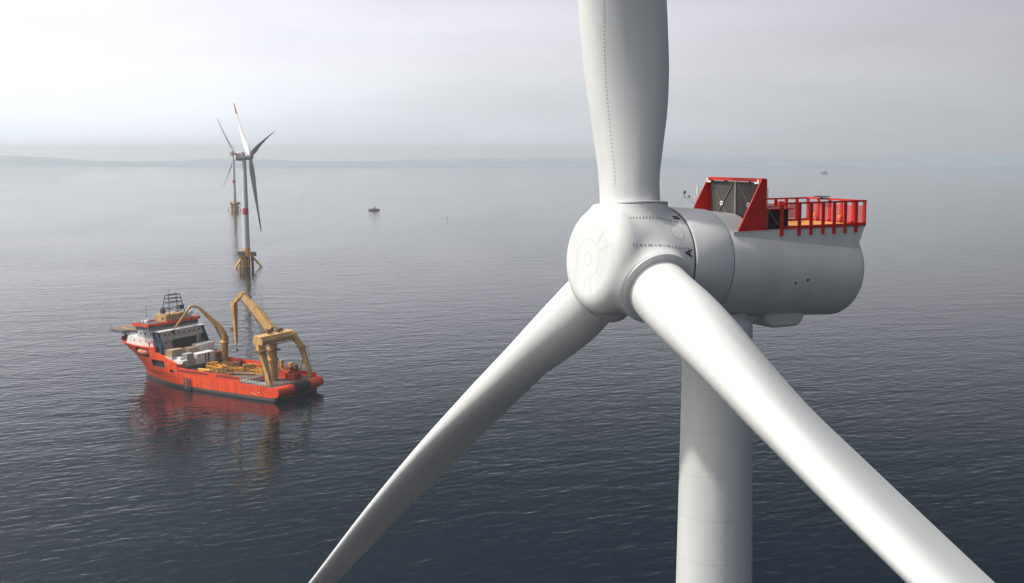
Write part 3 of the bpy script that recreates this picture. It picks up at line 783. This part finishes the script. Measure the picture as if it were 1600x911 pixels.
for x, z in ((78, 19.3), (82, 19.4), (86, 19.2), (90, 19.3)): mb.span((x, 12.18, z), (x + .6, 12.26, z + .8))
mb.span((79.6, 12.18, 17.5), (80.4, 12.26, 19.6)); part(mb, 'door_and_ports', 'darkbox')
part(MB().span((75.6, 12.18, 19.4), (77.6, 12.26, 20.4)), 'red_sign', 'redband')
br = part(MB().span((76.6, -15.4, 25.4), (86.0, 15.4, 27.8)), 'bridge', 'shipgrey', bevel=.15)
mb = MB()
for i in range(20):
    y = -15 + i * 1.52; mb.span((76.50, y, 25.8), (76.62, y + 1.32, 27.5))
part(mb, 'bridge_windows', 'glass', br)
mb = MB()
for i in range(5):
    x = 77.1 + i * 1.7; mb.span((x, 15.38, 25.8), (x + 1.42, 15.46, 27.5))
part(mb, 'bridge_windows', 'glass', br)
rf = part(MB().span((76.4, -15.6, 27.8), (86.3, 15.6, 28.4)), 'bridge_roof', 'darkgrey')
part(MB().span((75.8, -16.1, 27.7), (76.4, 16.1, 28.9)).span((86.3, -16.1, 27.7), (86.9, 16.1, 28.9)).span((76.4, 15.5, 27.7), (86.3, 16.1, 28.9)).span((76.4, -16.1, 27.7), (86.3, -15.5, 28.9)), 'roof_trim', 'orangered', rf)
part(MB().span((76.6, -8.6, 28.4), (84, 4.6, 31.8)), 'roof_house', 'cream')
part(MB().span((78.5, 4.62, 29.6), (79.4, 4.7, 30.5)), 'roof_vent', 'darkbox')
part(MB().box((80.5, 3, 32.6), (1.8, 1.6, 2.2)).sphere((81, 3, 34.1), .8, 8).tube((80, 2.5, 31.6), (79.6, 2.2, 34.6), .3), 'exhaust_stack', 'darkbox')
for c, r_, b_ in (((88.5, 6.5, 24.4), 1.2, 3.3), ((78, -11.0, 31.0), 1.75, 2.6), ((84.5, 12, 29.2), .55, .8)):
    part(MB().sphere(c, r_, 10).tube((c[0], c[1], c[2] - b_), c, r_ * .45), 'radome', 'shipwhite', ship, 60)
# lattice mast
def lattice():
    mb = MB(); z0, z1 = 31.4, 41.2
    B = [(75.5, 3.4), (81, 3.4), (81, -6.4), (75.5, -6.4)]; Tt = [(77, 2.2), (79.5, 2.2), (79.5, -4.6), (77, -4.6)]
    at = lambda k, t: (B[k][0] + (Tt[k][0] - B[k][0]) * t, B[k][1] + (Tt[k][1] - B[k][1]) * t, z0 + (z1 - z0) * t)
    for k in range(4): mb.tube(at(k, 0), at(k, 1), .2, n=8)
    for t in (.35, .62, .82, 1.0):
        for k in range(4): mb.tube(at(k, t), at((k + 1) % 4, t), .2 if t > .3 else .15, n=6)
    for k in (0, 2, 3):
        mb.tube(at(k, 0), at((k + 1) % 4, .35), .12, n=6); mb.tube(at((k + 1) % 4, 0), at(k, .35), .12, n=6)
    mb.tube((78, 1, z1), (78, 1, z1 + 2.6), .12, n=6); mb.tube((78.5, -3.5, z1), (78.5, -3.5, z1 + 1.6), .1, n=6)
    mb.tube((76.5, 3.2, 35.5), (76.5, 6.2, 35.5), .12, n=6); mb.box((76.5, -.5, 38.2), (.5, 4.5, .35)); mb.box((77, -5, 34.8), (1.8, 2.5, 2.0)); mb.box((76.5, 6.4, 35.2), (.8, .8, 1.6))
    return mb
part(lattice(), 'lattice_mast', 'darkgrey')
part(MB().path([(72, 14, 28.3), (72, 14, 33)], .1).path([(85, 9, 28.3), (85, 9, 36)], .09).path([(74, -13, 28.3), (74, -13, 31)], .1), 'whip_antenna', 'darkgrey')
# helideck over the bow
def octa(cx, cy, r, a0=22.5): return [(cx + r * math.cos(rad(a0 + 45 * i)), cy + r * math.sin(rad(a0 + 45 * i))) for i in range(8)]
hd = part(MB().prism(octa(106.5, -1.5, 11.0), 22.3, 23.0, 'Z'), 'helideck', 'helideck')
part(MB().prism(octa(106.5, -1.5, 12.2), 21.9, 22.2, 'Z'), 'safety_net', 'darkgrey', hd)
mb = MB()
for i in range(36):
    t, t2 = 2 * math.pi * i / 36, 2 * math.pi * (i + 1) / 36
    mb.beam((107 + 5 * math.cos(t), -1.5 + 5 * math.sin(t), 23.02), (107 + 5 * math.cos(t2), -1.5 + 5 * math.sin(t2), 23.02), .7, .04)
part(mb, 'landing_circle', 'pipe', hd)
part(MB().tube((104, 4, 17.4), (104, 4, 22), .4).tube((104, -7, 17.4), (104, -7, 22), .4).tube((97, 6, 17.4), (108, 6, 22), .3).tube((97, -8, 17.4), (108, -8, 22), .3).tube((110, 0, 17.4), (112, 0, 22), .3), 'helideck_support', 'darkgrey', hd)
mb = MB()
for i in range(8):
    a, b = octa(106.5, -1.5, 12.0)[i], octa(106.5, -1.5, 12.0)[(i + 1) % 8]
    mb.tube((*a, 22.2), (*a, 23.5), .08, n=6)
part(mb, 'net_stanchion', 'darkgrey', hd)
# winches on the foredeck
for x, y in ((101, 4.5), (101, -4.5)):
    part(MB().tube((x, y - 1.2, 18.5), (x, y + 1.2, 18.5), .9).box((x, y, 17.9), (2.4, 3.2, .8)), 'anchor_winch', 'darkgrey')
# blue davits either side of the accommodation
for y in (13.4, -14.2):
    for x in (70.5, 73.5):
        part(MB().beam((x, y, 17.2), (x + 2.5, y - .4, 24.6), 1.1).beam((x + 2.5, y - .4, 24.6), (x - 1.8, y, 17.6), .7).beam((x, y, 14), (x, y, 18), 1.1).box((x + .6, y, 19), (2.2, 1.2, 1.6)), 'blue_davit', 'bluesteel')
part(MB().span((56.2, -14, 6.9), (62.8, 13.6, 9.5)), 'raised_deck', 'darkgrey'); part(MB().span((62.8, -14, 6.9), (71.5, 11.6, 14.0)).span((62.8, 11.6, 12.6), (71.5, 13.9, 14.0)), 'upper_deck', 'shipgrey')

# cranes of the ship
def slew_crane():
    r = part(MB().lathe([(7, 1.7), (16.5, 1.7), (17, 2.1), (18, 2.1), (18.3, 1.6), (22.5, 1.35)], 'Z', 24, (56.8, -13.2, 0)), 'deck_crane', 'cream', ship, 40)
    P = [(57, -13.6, 21.3), (60, -9.9, 28.0), (64.6, -4.8, 35.4), (66.6, -2, 36.3), (71, 5.4, 25.2)]
    b = MB(); 
    b.beam(P[0], (58.3, -12, 25.2), 2.8, 2.8, 2.6, 2.6).beam((58.3, -12, 25.2), P[1], 2.6, 2.6, 2.4, 2.4).beam(P[1], P[2], 2.3, 2.3, 1.4, 1.4)
    b.mesh; part(b, 'boom', 'cream', r)
    part(MB().beam(P[2], P[3], 1.1, 1.0), 'boom_head', 'cream', r); part(MB().beam(P[3], P[4], 1.2, 1.1, .5, .5), 'jib', 'cream', r)
    part(MB().tube((57.2, -13.0, 17.9), (60.2, -10.4, 26.5), .28).tube((56.6, -12.2, 17.9), (59.6, -9.6, 26.5), .28), 'luffing_cylinder', 'pipebrown', r)
    part(MB().box((71, 5.6, 24.4), (1.0, 1.0, 1.3)), 'hook_block', 'darkgrey', r)
    part(MB().box((57.5, -15, 19.4), (2, 1.6, 2.4)), 'operator_cab', 'shipgrey', r)
slew_crane()
def gantry():
    g = part(MB().prism([(12.6, 24.2), (7.2, 24.2), (6.9, 26.2), (8.0, 28.0), (12.0, 28.4), (13.0, 26)], -9.5, 12.2, 'Y'), 'gantry_crane', 'cream', bevel=.12)
    # shoulder and splayed legs
    part(MB().beam((8.6, -8.5, 26.6), (5.6, -11.2, 20.8), 4.4, 3.0, 3.8, 2.6).beam((5.6, -11.2, 20.8), (2.0, -13.4, 6.2), 3.6, 2.6, 1.8, 1.2), 'gantry_leg', 'cream', g)
    part(MB().beam((9.6, 11.0, 24.4), (7.8, 11.4, 19.5), 3.6, 2.2, 3.2, 2.0).beam((7.8, 11.4, 19.5), (3.0, 11.6, 6.2), 3.2, 2.0, 1.4, 1.1), 'gantry_leg', 'cream', g)
    part(MB().beam((7.0, 10.8, 16), (7.0, 10.4, 6.2), .9, .9, .7, .7), 'gantry_strut', 'cream', g)
    part(MB().beam((5.0, -11.4, 14), (6.6, -10.0, 6.2), 1.2, .9, .8, .7), 'gantry_strut', 'cream', g)
    part(MB().lathe([(6, 2.3), (15, 2.3), (15.2, 2.8), (16.2, 2.8), (16.4, 2.2), (24.4, 2.2)], 'Z', 28, (12.0, 1.0, 0)), 'pedestal', 'cream', g, 40)
    mb = MB().lathe([(20.2, 2.3), (20.2, 4.0), (20.4, 4.0), (20.4, 2.3)], 'Z', 20, (12.0, 1.0, 0), caps=False)
    mb.span((6.2, 9.5, 21.8), (12, 13.8, 22.0)).span((3, -13.5, 20.4), (6.5, -8, 20.6)).span((6.0, -9.5, 23.8), (6.9, 12, 24.0)); part(mb, 'catwalk', 'pipebrown', g)
    mb = MB()
    for y in np.arange(-9, 12, 1.6): mb.tube((6.1, y, 24), (6.1, y, 25.1), .06, n=5)
    mb.tube((6.1, -9, 25.1), (6.1, 11.8, 25.1), .07, n=5)
    for i in range(8):
        mb.tube((2.2 + .1 * i, -12.6 + .1 * i, 8 + i * 1.7), (1.0 + .15 * i, -12.9 + .1 * i, 8 + i * 1.7), .07, n=5)
    mb.path([(1.0, -13, 8), (1.6, -12.8, 14), (2.6, -12.1, 20.6)], .09); part(mb, 'catwalk_railing', 'pipebrown', g)
    # machinery on the beam
    part(MB().tube((11, 2.8, 29.4), (11, 5.2, 29.4), .9, n=14).tube((10.2, -2.5, 29.2), (10.2, -.2, 29.2), .8, n=14).box((12.5, -4.5, 29), (2.2, 2.2, 1.2)).box((13.5, 1, 29), (3, 2.4, 1.6)), 'hoist_winch', 'pipebrown', g)
    # knuckle boom
    b = MB(); A, B_, D = (13, 0, 29.3), (22.5, 0, 38.0), (30.6, 0, 44.2)
    b.beam(A, B_, 2.6, 3.6, 2.4, 3.8); b.beam(B_, D, 2.4, 3.8, 1.6, 2.0)
    part(b, 'boom', 'cream', g, bevel=.1)
    part(MB().beam((30.4, 0, 44.8), (36.2, 0, 40.2), 1.8, 1.9, 1.7, 1.7).tube((30.6, -1.2, 44.6), (30.6, 1.2, 44.6), 1.0, n=16).box((36.3, 0, 39.3), (2.6, 2.0, 1.8)), 'boom_knuckle', 'cream', g)
    part(MB().beam((35.9, 0, 39.3), (35.3, 0, 20.4), 2.6, 1.9, .9, .8), 'jib', 'cream', g, bevel=.06)
    part(MB().box((37.4, 0, 27.6), (1.6, 1.8, 1.9)).tube((37.3, 0, 38.5), (37.0, 0, 28), .12, n=6), 'sheave_block', 'pipebrown', g)
    part(MB().tube((14.5, 1.1, 25.2), (23.0, .9, 35.2), .42, n=10).tube((14.5, -1.1, 25.2), (23.0, -.9, 35.2), .42, n=10), 'luffing_cylinder', 'pipebrown', g)
    part(MB().tube((23, .6, 34.4), (31.0, .6, 41.8), .28, n=8), 'knuckle_cylinder', 'pipebrown', g)
    part(MB().path([(31, .2, 45.6), (22, .2, 40.9), (8, .2, 30.4)], .07, 5).path([(35.0, .1, 21), (35.0, .1, 18.8)], .1, 5), 'hoist_wire', 'darkgrey', g)
gantry()
part(MB().box((35.0, .1, 18.0), (.9, .9, 1.6), taper=.5), 'hook', 'darkgrey')

# ------------------------------------------------------------------ things on the ship's deck (each on its own)
def onship(name, mb, m, label, cat, group=None, smooth=None, bevel=0):
    o = mb.build(name, M[m] if isinstance(m, str) else m, None, smooth, None, bevel); o.matrix_world = SMI
    tag(o, label, cat, group); return o
def container(a, b, m, label, group='cargo containers on the ship'):
    mb = MB().span(a, b)
    x0, x1 = min(a[0], b[0]), max(a[0], b[0]); y0, y1 = min(a[1], b[1]), max(a[1], b[1]); z0, z1 = min(a[2], b[2]), max(a[2], b[2])
    n_ = int((y1 - y0) / .5)
    for i in range(n_): mb.span((x0 - .07, y0 + (i + .25) * (y1 - y0) / n_, z0 + .3), (x0, y0 + (i + .75) * (y1 - y0) / n_, z1 - .3))
    n_ = int((x1 - x0) / .5)
    for i in range(n_): mb.span((x0 + (i + .25) * (x1 - x0) / n_, y1, z0 + .3), (x0 + (i + .75) * (x1 - x0) / n_, y1 + .07, z1 - .3))
    o = onship('cargo_container', mb, m, label, 'container', group)
    f = MB()
    for xx in (x0, x1):
        for yy in (y0, y1): f.span((xx - .12, yy - .12, z0), (xx + .12, yy + .12, z1 + .02))
    for zz in (z0 + .1, z1):
        for xx in (x0, x1): f.span((xx - .1, y0, zz - .1), (xx + .1, y1, zz + .08))
        for yy in (y0, y1): f.span((x0, yy - .1, zz - .1), (x1, yy + .1, zz + .08))
    f.build('corner_frame', M[m], o)
    return o
container((63.3, 6.6, 14.0), (67.3, 13.6, 17.2), 'box_tan', 'tan container with pale roof nearest the ship side, below the dark blue davits')
container((63.5, -2.9, 14.0), (67.2, 3.3, 16.7), 'box_tan', 'middle tan container of the upper row, below the grey aft wall of the bridge house')
container((64.2, -13.6, 14.0), (68.6, -3.6, 17.2), 'box_white', 'long white container of the upper row, next to the slewing crane')
wk = container((57.4, -7.4, 9.5), (62.2, 3.9, 14.3), 'box_white', 'big white workshop container with dark blue doors, in the lower row behind the yellow frames')
MB().span((57.22, -3.9, 9.7), (57.32, -2.9, 14.1)).build('door', M['bluesteel'], wk); MB().span((57.22, -1.9, 9.7), (57.32, -1.1, 14.1)).build('door', M['bluesteel'], wk)
container((58.2, 5.3, 9.5), (61.8, 9.2, 15.2), 'box_grey', 'narrow grey tank container standing upright under the nearest tan one')
container((57.5, -12.4, 9.5), (61.0, -8.3, 13.4), 'box_rust', 'rust red box beside the foot of the slewing crane')
onship('work_boat', MB().prism([(55.8, 12.6), (57, 11.2), (61.5, 11.0), (63, 12.4), (62.8, 12.9), (56, 13.0)], 10.6, 13.6, 'Y').box((59.4, 12.1, 13.5), (2.6, 1.8, 1.4)), 'box_white', 'small white work boat in its cradle at the break of the hull', 'boat')
lb = onship('lifeboat', MB().lathe([(78.6, .2), (79.2, 1.3), (80.6, 1.7), (84.8, 1.7), (86.3, 1.3), (87.0, .2)], 'X', 20, (0, 12.6, 14.9)), 'lifeboat', 'pale orange closed lifeboat in the bay near the bow', 'lifeboat', smooth=60)
MB().box((82.2, 12.6, 16.5), (1.6, 1.3, .8)).build('wheelhouse', M['lifeboat'], lb)

def frame_thing(x, y, L_, W_, H_, rz, m, label, kind, group=None):
    """open steel handling frame or pipe rack lying on the cargo deck"""
    mb = MB(); c, s_ = math.cos(rz), math.sin(rz)
    P = lambda u, v, z: (x + u * c - v * s_, y + u * s_ + v * c, 7.0 + z)
    if kind == 'frame':
        for v in (-W_ / 2, W_ / 2):
            for z in (.3, H_): mb.beam(P(-L_ / 2, v, z), P(L_ / 2, v, z), .5)
            n_ = max(2, int(L_ / 2.5))
            for i in range(n_ + 1): mb.beam(P(-L_ / 2 + i * L_ / n_, v, 0), P(-L_ / 2 + i * L_ / n_, v, H_), .35)
            for i in range(n_): mb.beam(P(-L_ / 2 + i * L_ / n_, v, .2), P(-L_ / 2 + (i + 1) * L_ / n_, v, H_), .22)
        for i in range(int(L_ / 2.5) + 1): mb.beam(P(-L_ / 2 + i * 2.5, -W_ / 2, H_), P(-L_ / 2 + i * 2.5, W_ / 2, H_), .35)
    elif kind == 'pipes':
        n_ = int(W_ / .9)
        for i in range(n_): mb.tube(P(-L_ / 2, -W_ / 2 + i * .9, .5), P(L_ / 2, -W_ / 2 + i * .9, .5), .42, n=10)
        for i in range(n_ - 1): mb.tube(P(-L_ / 2 + .6, -W_ / 2 + i * .9 + .45, 1.25), P(L_ / 2 - .8, -W_ / 2 + i * .9 + .45, 1.25), .42, n=10)
    elif kind == 'reel':
        mb.tube(P(0, -W_ / 2, H_ / 2), P(0, W_ / 2, H_ / 2), H_ * .28, n=20)
        for v in (-W_ / 2, W_ / 2): mb.tube(P(0, v - .12, H_ / 2), P(0, v + .12, H_ / 2), H_ / 2, n=24)
        for v in (-W_ / 2 - .3, W_ / 2 + .3): mb.beam(P(-H_ * .5, v, 0), P(0, v, H_ / 2), .3).beam(P(H_ * .5, v, 0), P(0, v, H_ / 2), .3)
    return onship({'frame': 'handling_frame', 'pipes': 'pipe_stack', 'reel': 'cable_reel'}[kind], mb, m, label, {'frame': 'steel frame', 'pipes': 'pipes', 'reel': 'cable reel'}[kind], group)
G1 = 'ochre handling frames on the cargo deck'
frame_thing(49.5, 7.5, 9, 3.4, 1.6, .05, 'pipe', 'bright yellow pipes stacked by the near bulwark at the front of the cargo deck', 'pipes')
frame_thing(47, 1.0, 11, 4.5, 2.2, -.12, 'pipe', 'longest ochre lattice frame, lying lengthwise behind the yellow pipes', 'frame', G1)
frame_thing(48, -6.5, 9, 4.2, 2.4, .18, 'pipebrown', 'brown lattice frame beside the foot of the slewing crane', 'frame', G1)
frame_thing(38.5, 5.8, 8, 3.6, 2.2, .1, 'pipebrown', 'brown frame behind the middle of the near bulwark', 'frame', G1)
frame_thing(38, -3.2, 12, 3.0, 1.4, .45, 'pipe', 'ochre frame lying askew across the middle of the deck', 'frame', G1)
frame_thing(36, -10.0, 8, 3.0, 2.0, 0, 'pipe', 'ochre frame along the far bulwark', 'frame', G1)
frame_thing(30, 3.5, 14, 1.6, .9, .38, 'pipebrown', 'long brown pipes lying slantwise across the bare deck', 'pipes')
frame_thing(25.5, -4.0, 6.5, 3.6, 1.8, .2, 'pipe', 'ochre frame just ahead of the gantry crane pedestal', 'frame', G1)
frame_thing(24.5, -9.5, 5, 4.2, 4.6, .2, 'pipebrown', 'brown cable reel beside the gantry crane near the far bulwark', 'reel')
frame_thing(52, 11.4, 4, 2.2, 1.8, 0, 'darkgrey', 'dark grey steel frame tucked behind the near bulwark', 'frame')
frame_thing(43, 11.8, 3, 2.2, 1.8, .2, 'darkgrey', 'small dark frame behind the near bulwark amidships', 'frame')
frame_thing(46.5, -12.2, 4.2, 2.4, 3.8, .1, 'box_rust', 'rust coloured cable reel by the far bulwark aft of the slewing crane', 'reel')
onship('deck_hatch', MB().span((13.8, 3, 6.1), (19.2, 12.2, 6.6)).span((14.4, 3.6, 6.6), (18.6, 11.6, 6.75)), 'darkbox', 'dark square hatch beside the near leg of the gantry crane', 'hatch')
def winch(x, y, z, m, label, s_=1.0):
    mb = MB().tube((x, y - 1.6 * s_, z + 1.4 * s_), (x, y + 1.6 * s_, z + 1.4 * s_), 1.0 * s_, n=18)
    for v in (-1.7, 0, 1.7): mb.tube((x, y + (v - .1) * s_, z + 1.4 * s_), (x, y + (v + .1) * s_, z + 1.4 * s_), 1.5 * s_, n=20)
    mb.box((x, y, z + .2 * s_), (3 * s_, 4.2 * s_, .4 * s_)); mb.box((x + 1.6 * s_, y + 1.2 * s_, z + .9 * s_), (1.2 * s_, 1.4 * s_, 1.6 * s_))
    return onship('deck_winch', mb, m, label, 'winch', 'winches on the aft deck')
winch(4.5, -5.5, 6.1, 'redband', 'red winch near the stern in front of the far gantry leg', 1.15)
winch(10.5, -6.2, 6.1, 'orangered', 'orange red winch behind the gantry crane pedestal', 1.1)
winch(15.5, -10.2, 6.1, 'pipe', 'ochre winch close to the far side beneath the gantry beam', 1.3)
for (x, y, h, r_, m_, lab) in ((13, -12.0, 5.6, 1.0, 'pipe', 'upright ochre tank by the far bulwark, left of the far gantry leg'), (17.5, -6.6, 5.2, .9, 'pipebrown', 'upright brown tank beside the gantry pedestal'), (19.5, -11.8, 6.2, .8, 'cream', 'tall slim cream tank by the far bulwark')):
    onship('upright_tank', MB().lathe([(6.1, r_), (6.1 + h, r_), (6.4 + h, r_ * .5)], 'Z', 16, (x, y, 0)), m_, lab, 'tank', 'upright tanks on the aft deck', smooth=40)
for (x, y, h, r_, m_, lab) in ((15.2, -8.4, 7.4, .7, 'cream', 'tallest cream tank right behind the gantry pedestal'), (10.2, -12.4, 5.0, 1.1, 'pipebrown', 'wide brown tank between the far gantry leg and the ochre one')):
    onship('upright_tank', MB().lathe([(6.1, r_), (6.1 + h, r_), (6.4 + h, r_ * .5)], 'Z', 16, (x, y, 0)), m_, lab, 'tank', 'upright tanks on the aft deck', smooth=40)
onship('machinery_skid', MB().box((12.5, -9, 7.6), (7, 5.5, 3.0)).box((12, -9.5, 9.8), (4, 3, 1.6)).tube((9, -11, 9.6), (15.5, -11, 9.6), .6), 'box_rust', 'dark red machinery skid under the gantry beam', 'machinery')

for i, (x, y, L_, W_, H_, rz, m_, lab) in enumerate((
    (42.5, 2.2, 6, 2.2, 3.0, -.5, 'pipe', 'tall ochre frame standing crosswise near the middle of the deck'),
    (33.5, -6.0, 5, 2.6, 2.6, .9, 'pipebrown', 'squat brown frame between the gantry crane and the far ochre frames'),
    (31.5, 9.6, 4.6, 2.6, 1.9, .1, 'pipebrown', 'brown frame just inside the aft end of the near bulwark'),
    (53.0, -1.5, 4, 3.4, 2.9, .3, 'pipe', 'high ochre frame right in front of the white workshop container'))):
    frame_thing(x, y, L_, W_, H_, rz, m_, lab, 'frame', G1)
# walkway rails on the deckhouses, stairs and lockers
mb = MB()
def hrail(mb, pts, h=1.1, step=1.8):
    for a, b in zip(pts[:-1], pts[1:]):
        a, b = Vector(a), Vector(b); n_ = max(1, int((b - a).length / step))
        for i in range(n_ + 1):
            p = a.lerp(b, i / n_); mb.tube(p, p + Vector((0, 0, h)), .05, n=5)
        for k in (.5, 1.0): mb.tube(a + Vector((0, 0, h * k)), b + Vector((0, 0, h * k)), .05, n=5)
hrail(mb, [(70.7, -13.1, 21.75), (70.7, 12.5, 21.75)]); hrail(mb, [(94.5, 12.0, 21.6), (76, 12.0, 21.6)]); hrail(mb, [(76.1, -15.8, 28.9), (76.1, 15.8, 28.9), (86.5, 15.8, 28.9)])
hrail(mb, [(62.9, -13.8, 14.0), (62.9, 13.4, 14.0)]); hrail(mb, [(56.3, -13.8, 9.5), (56.3, 13.4, 9.5)]); hrail(mb, [(76.2, -8.4, 31.6), (76.2, 4.4, 31.6), (83.8, 4.4, 31.6)], 1.0)
part(mb, 'walkway_rail', 'shipgrey')
part(MB().beam((70.9, 9.5, 21.6), (68.4, 5.0, 15.5), .9, .2), 'stairway', 'darkgrey'); part(MB().beam((70.6, -11.5, 21.6), (68.6, -8.0, 17), .9, .2), 'stairway', 'darkgrey')
part(MB().span((88.2, -5, 21.6), (92.5, 6, 23.4)).span((84, 8, 28.0), (85.8, 10, 29.5)).span((77.4, -13.5, 28.4), (79.2, -12, 29.4)).tube((88.5, 2, 23.4), (88.5, 2, 25.0), .35, n=8), 'deck_locker', 'shipwhite')
part(MB().span((70.9, -14.2, 25.2), (76.6, 13.4, 25.4)), 'bridge_ledge', 'shipwhite')

# ------------------------------------------------------------------ small craft and buoys far off
def boat(loc, rz, L_, label, name='motor_boat', cat='boat'):
    b = empty(name, loc, rz); tag(b, label, cat)
    k = L_ / 20
    MB().prism([(-10 * k, 0), (8 * k, 0), (10.5 * k, 3.0 * k), (-10 * k, 2.2 * k)], -2.6 * k, 2.6 * k, 'Y').build('hull', M['darkgrey'], b)
    c_ = MB().span((-4 * k, -1.9 * k, 2.2 * k), (4.5 * k, 1.9 * k, 4.6 * k)).span((-1 * k, -1.6 * k, 4.6 * k), (3 * k, 1.6 * k, 6.2 * k)).build('cabin', M['shipgrey'], b)
    MB().tube((0, 0, 6 * k), (0, 0, 10.5 * k), .2 * k, n=6).tube((-1.5 * k, 0, 8.4 * k), (1.5 * k, 0, 8.4 * k), .15 * k, n=6).build('mast', M['darkgrey'], b)
    MB().span((-9.5 * k, -2.4 * k, 2.2 * k), (-9.3 * k, 2.4 * k, 3.6 * k)).span((-9.4 * k, 2.3 * k, 3.4 * k), (-4 * k, 2.4 * k, 3.6 * k)).build('stern_rail', M['darkgrey'], b)
boat((-338.4, 2018, 0), rad(8), 21, 'dark motor boat alone on open water right of the distant turbines')
boat((1318, 5380, 0), rad(5), 34, 'tiny hazy vessel near the right horizon above the red platform', 'distant_vessel', 'vessel')
def buoy(loc, k, label):
    b = MB().lathe([(-.3, 1.3 * k), (.7 * k, 1.3 * k), (1.0 * k, .9 * k), (3.0 * k, .25 * k), (3.4 * k, .4 * k), (3.8 * k, .1 * k)], 'Z', 14).build('buoy', M['darkgrey'], None, 40); b.location = loc; tag(b, label, 'buoy', 'buoys on the open sea')
buoy((-180, 1788, 0), .75, 'small dark buoy right of the lone motor boat')
buoy((-610, 2602, 0), .8, 'faint tiny buoy between the turbines and the motor boat')
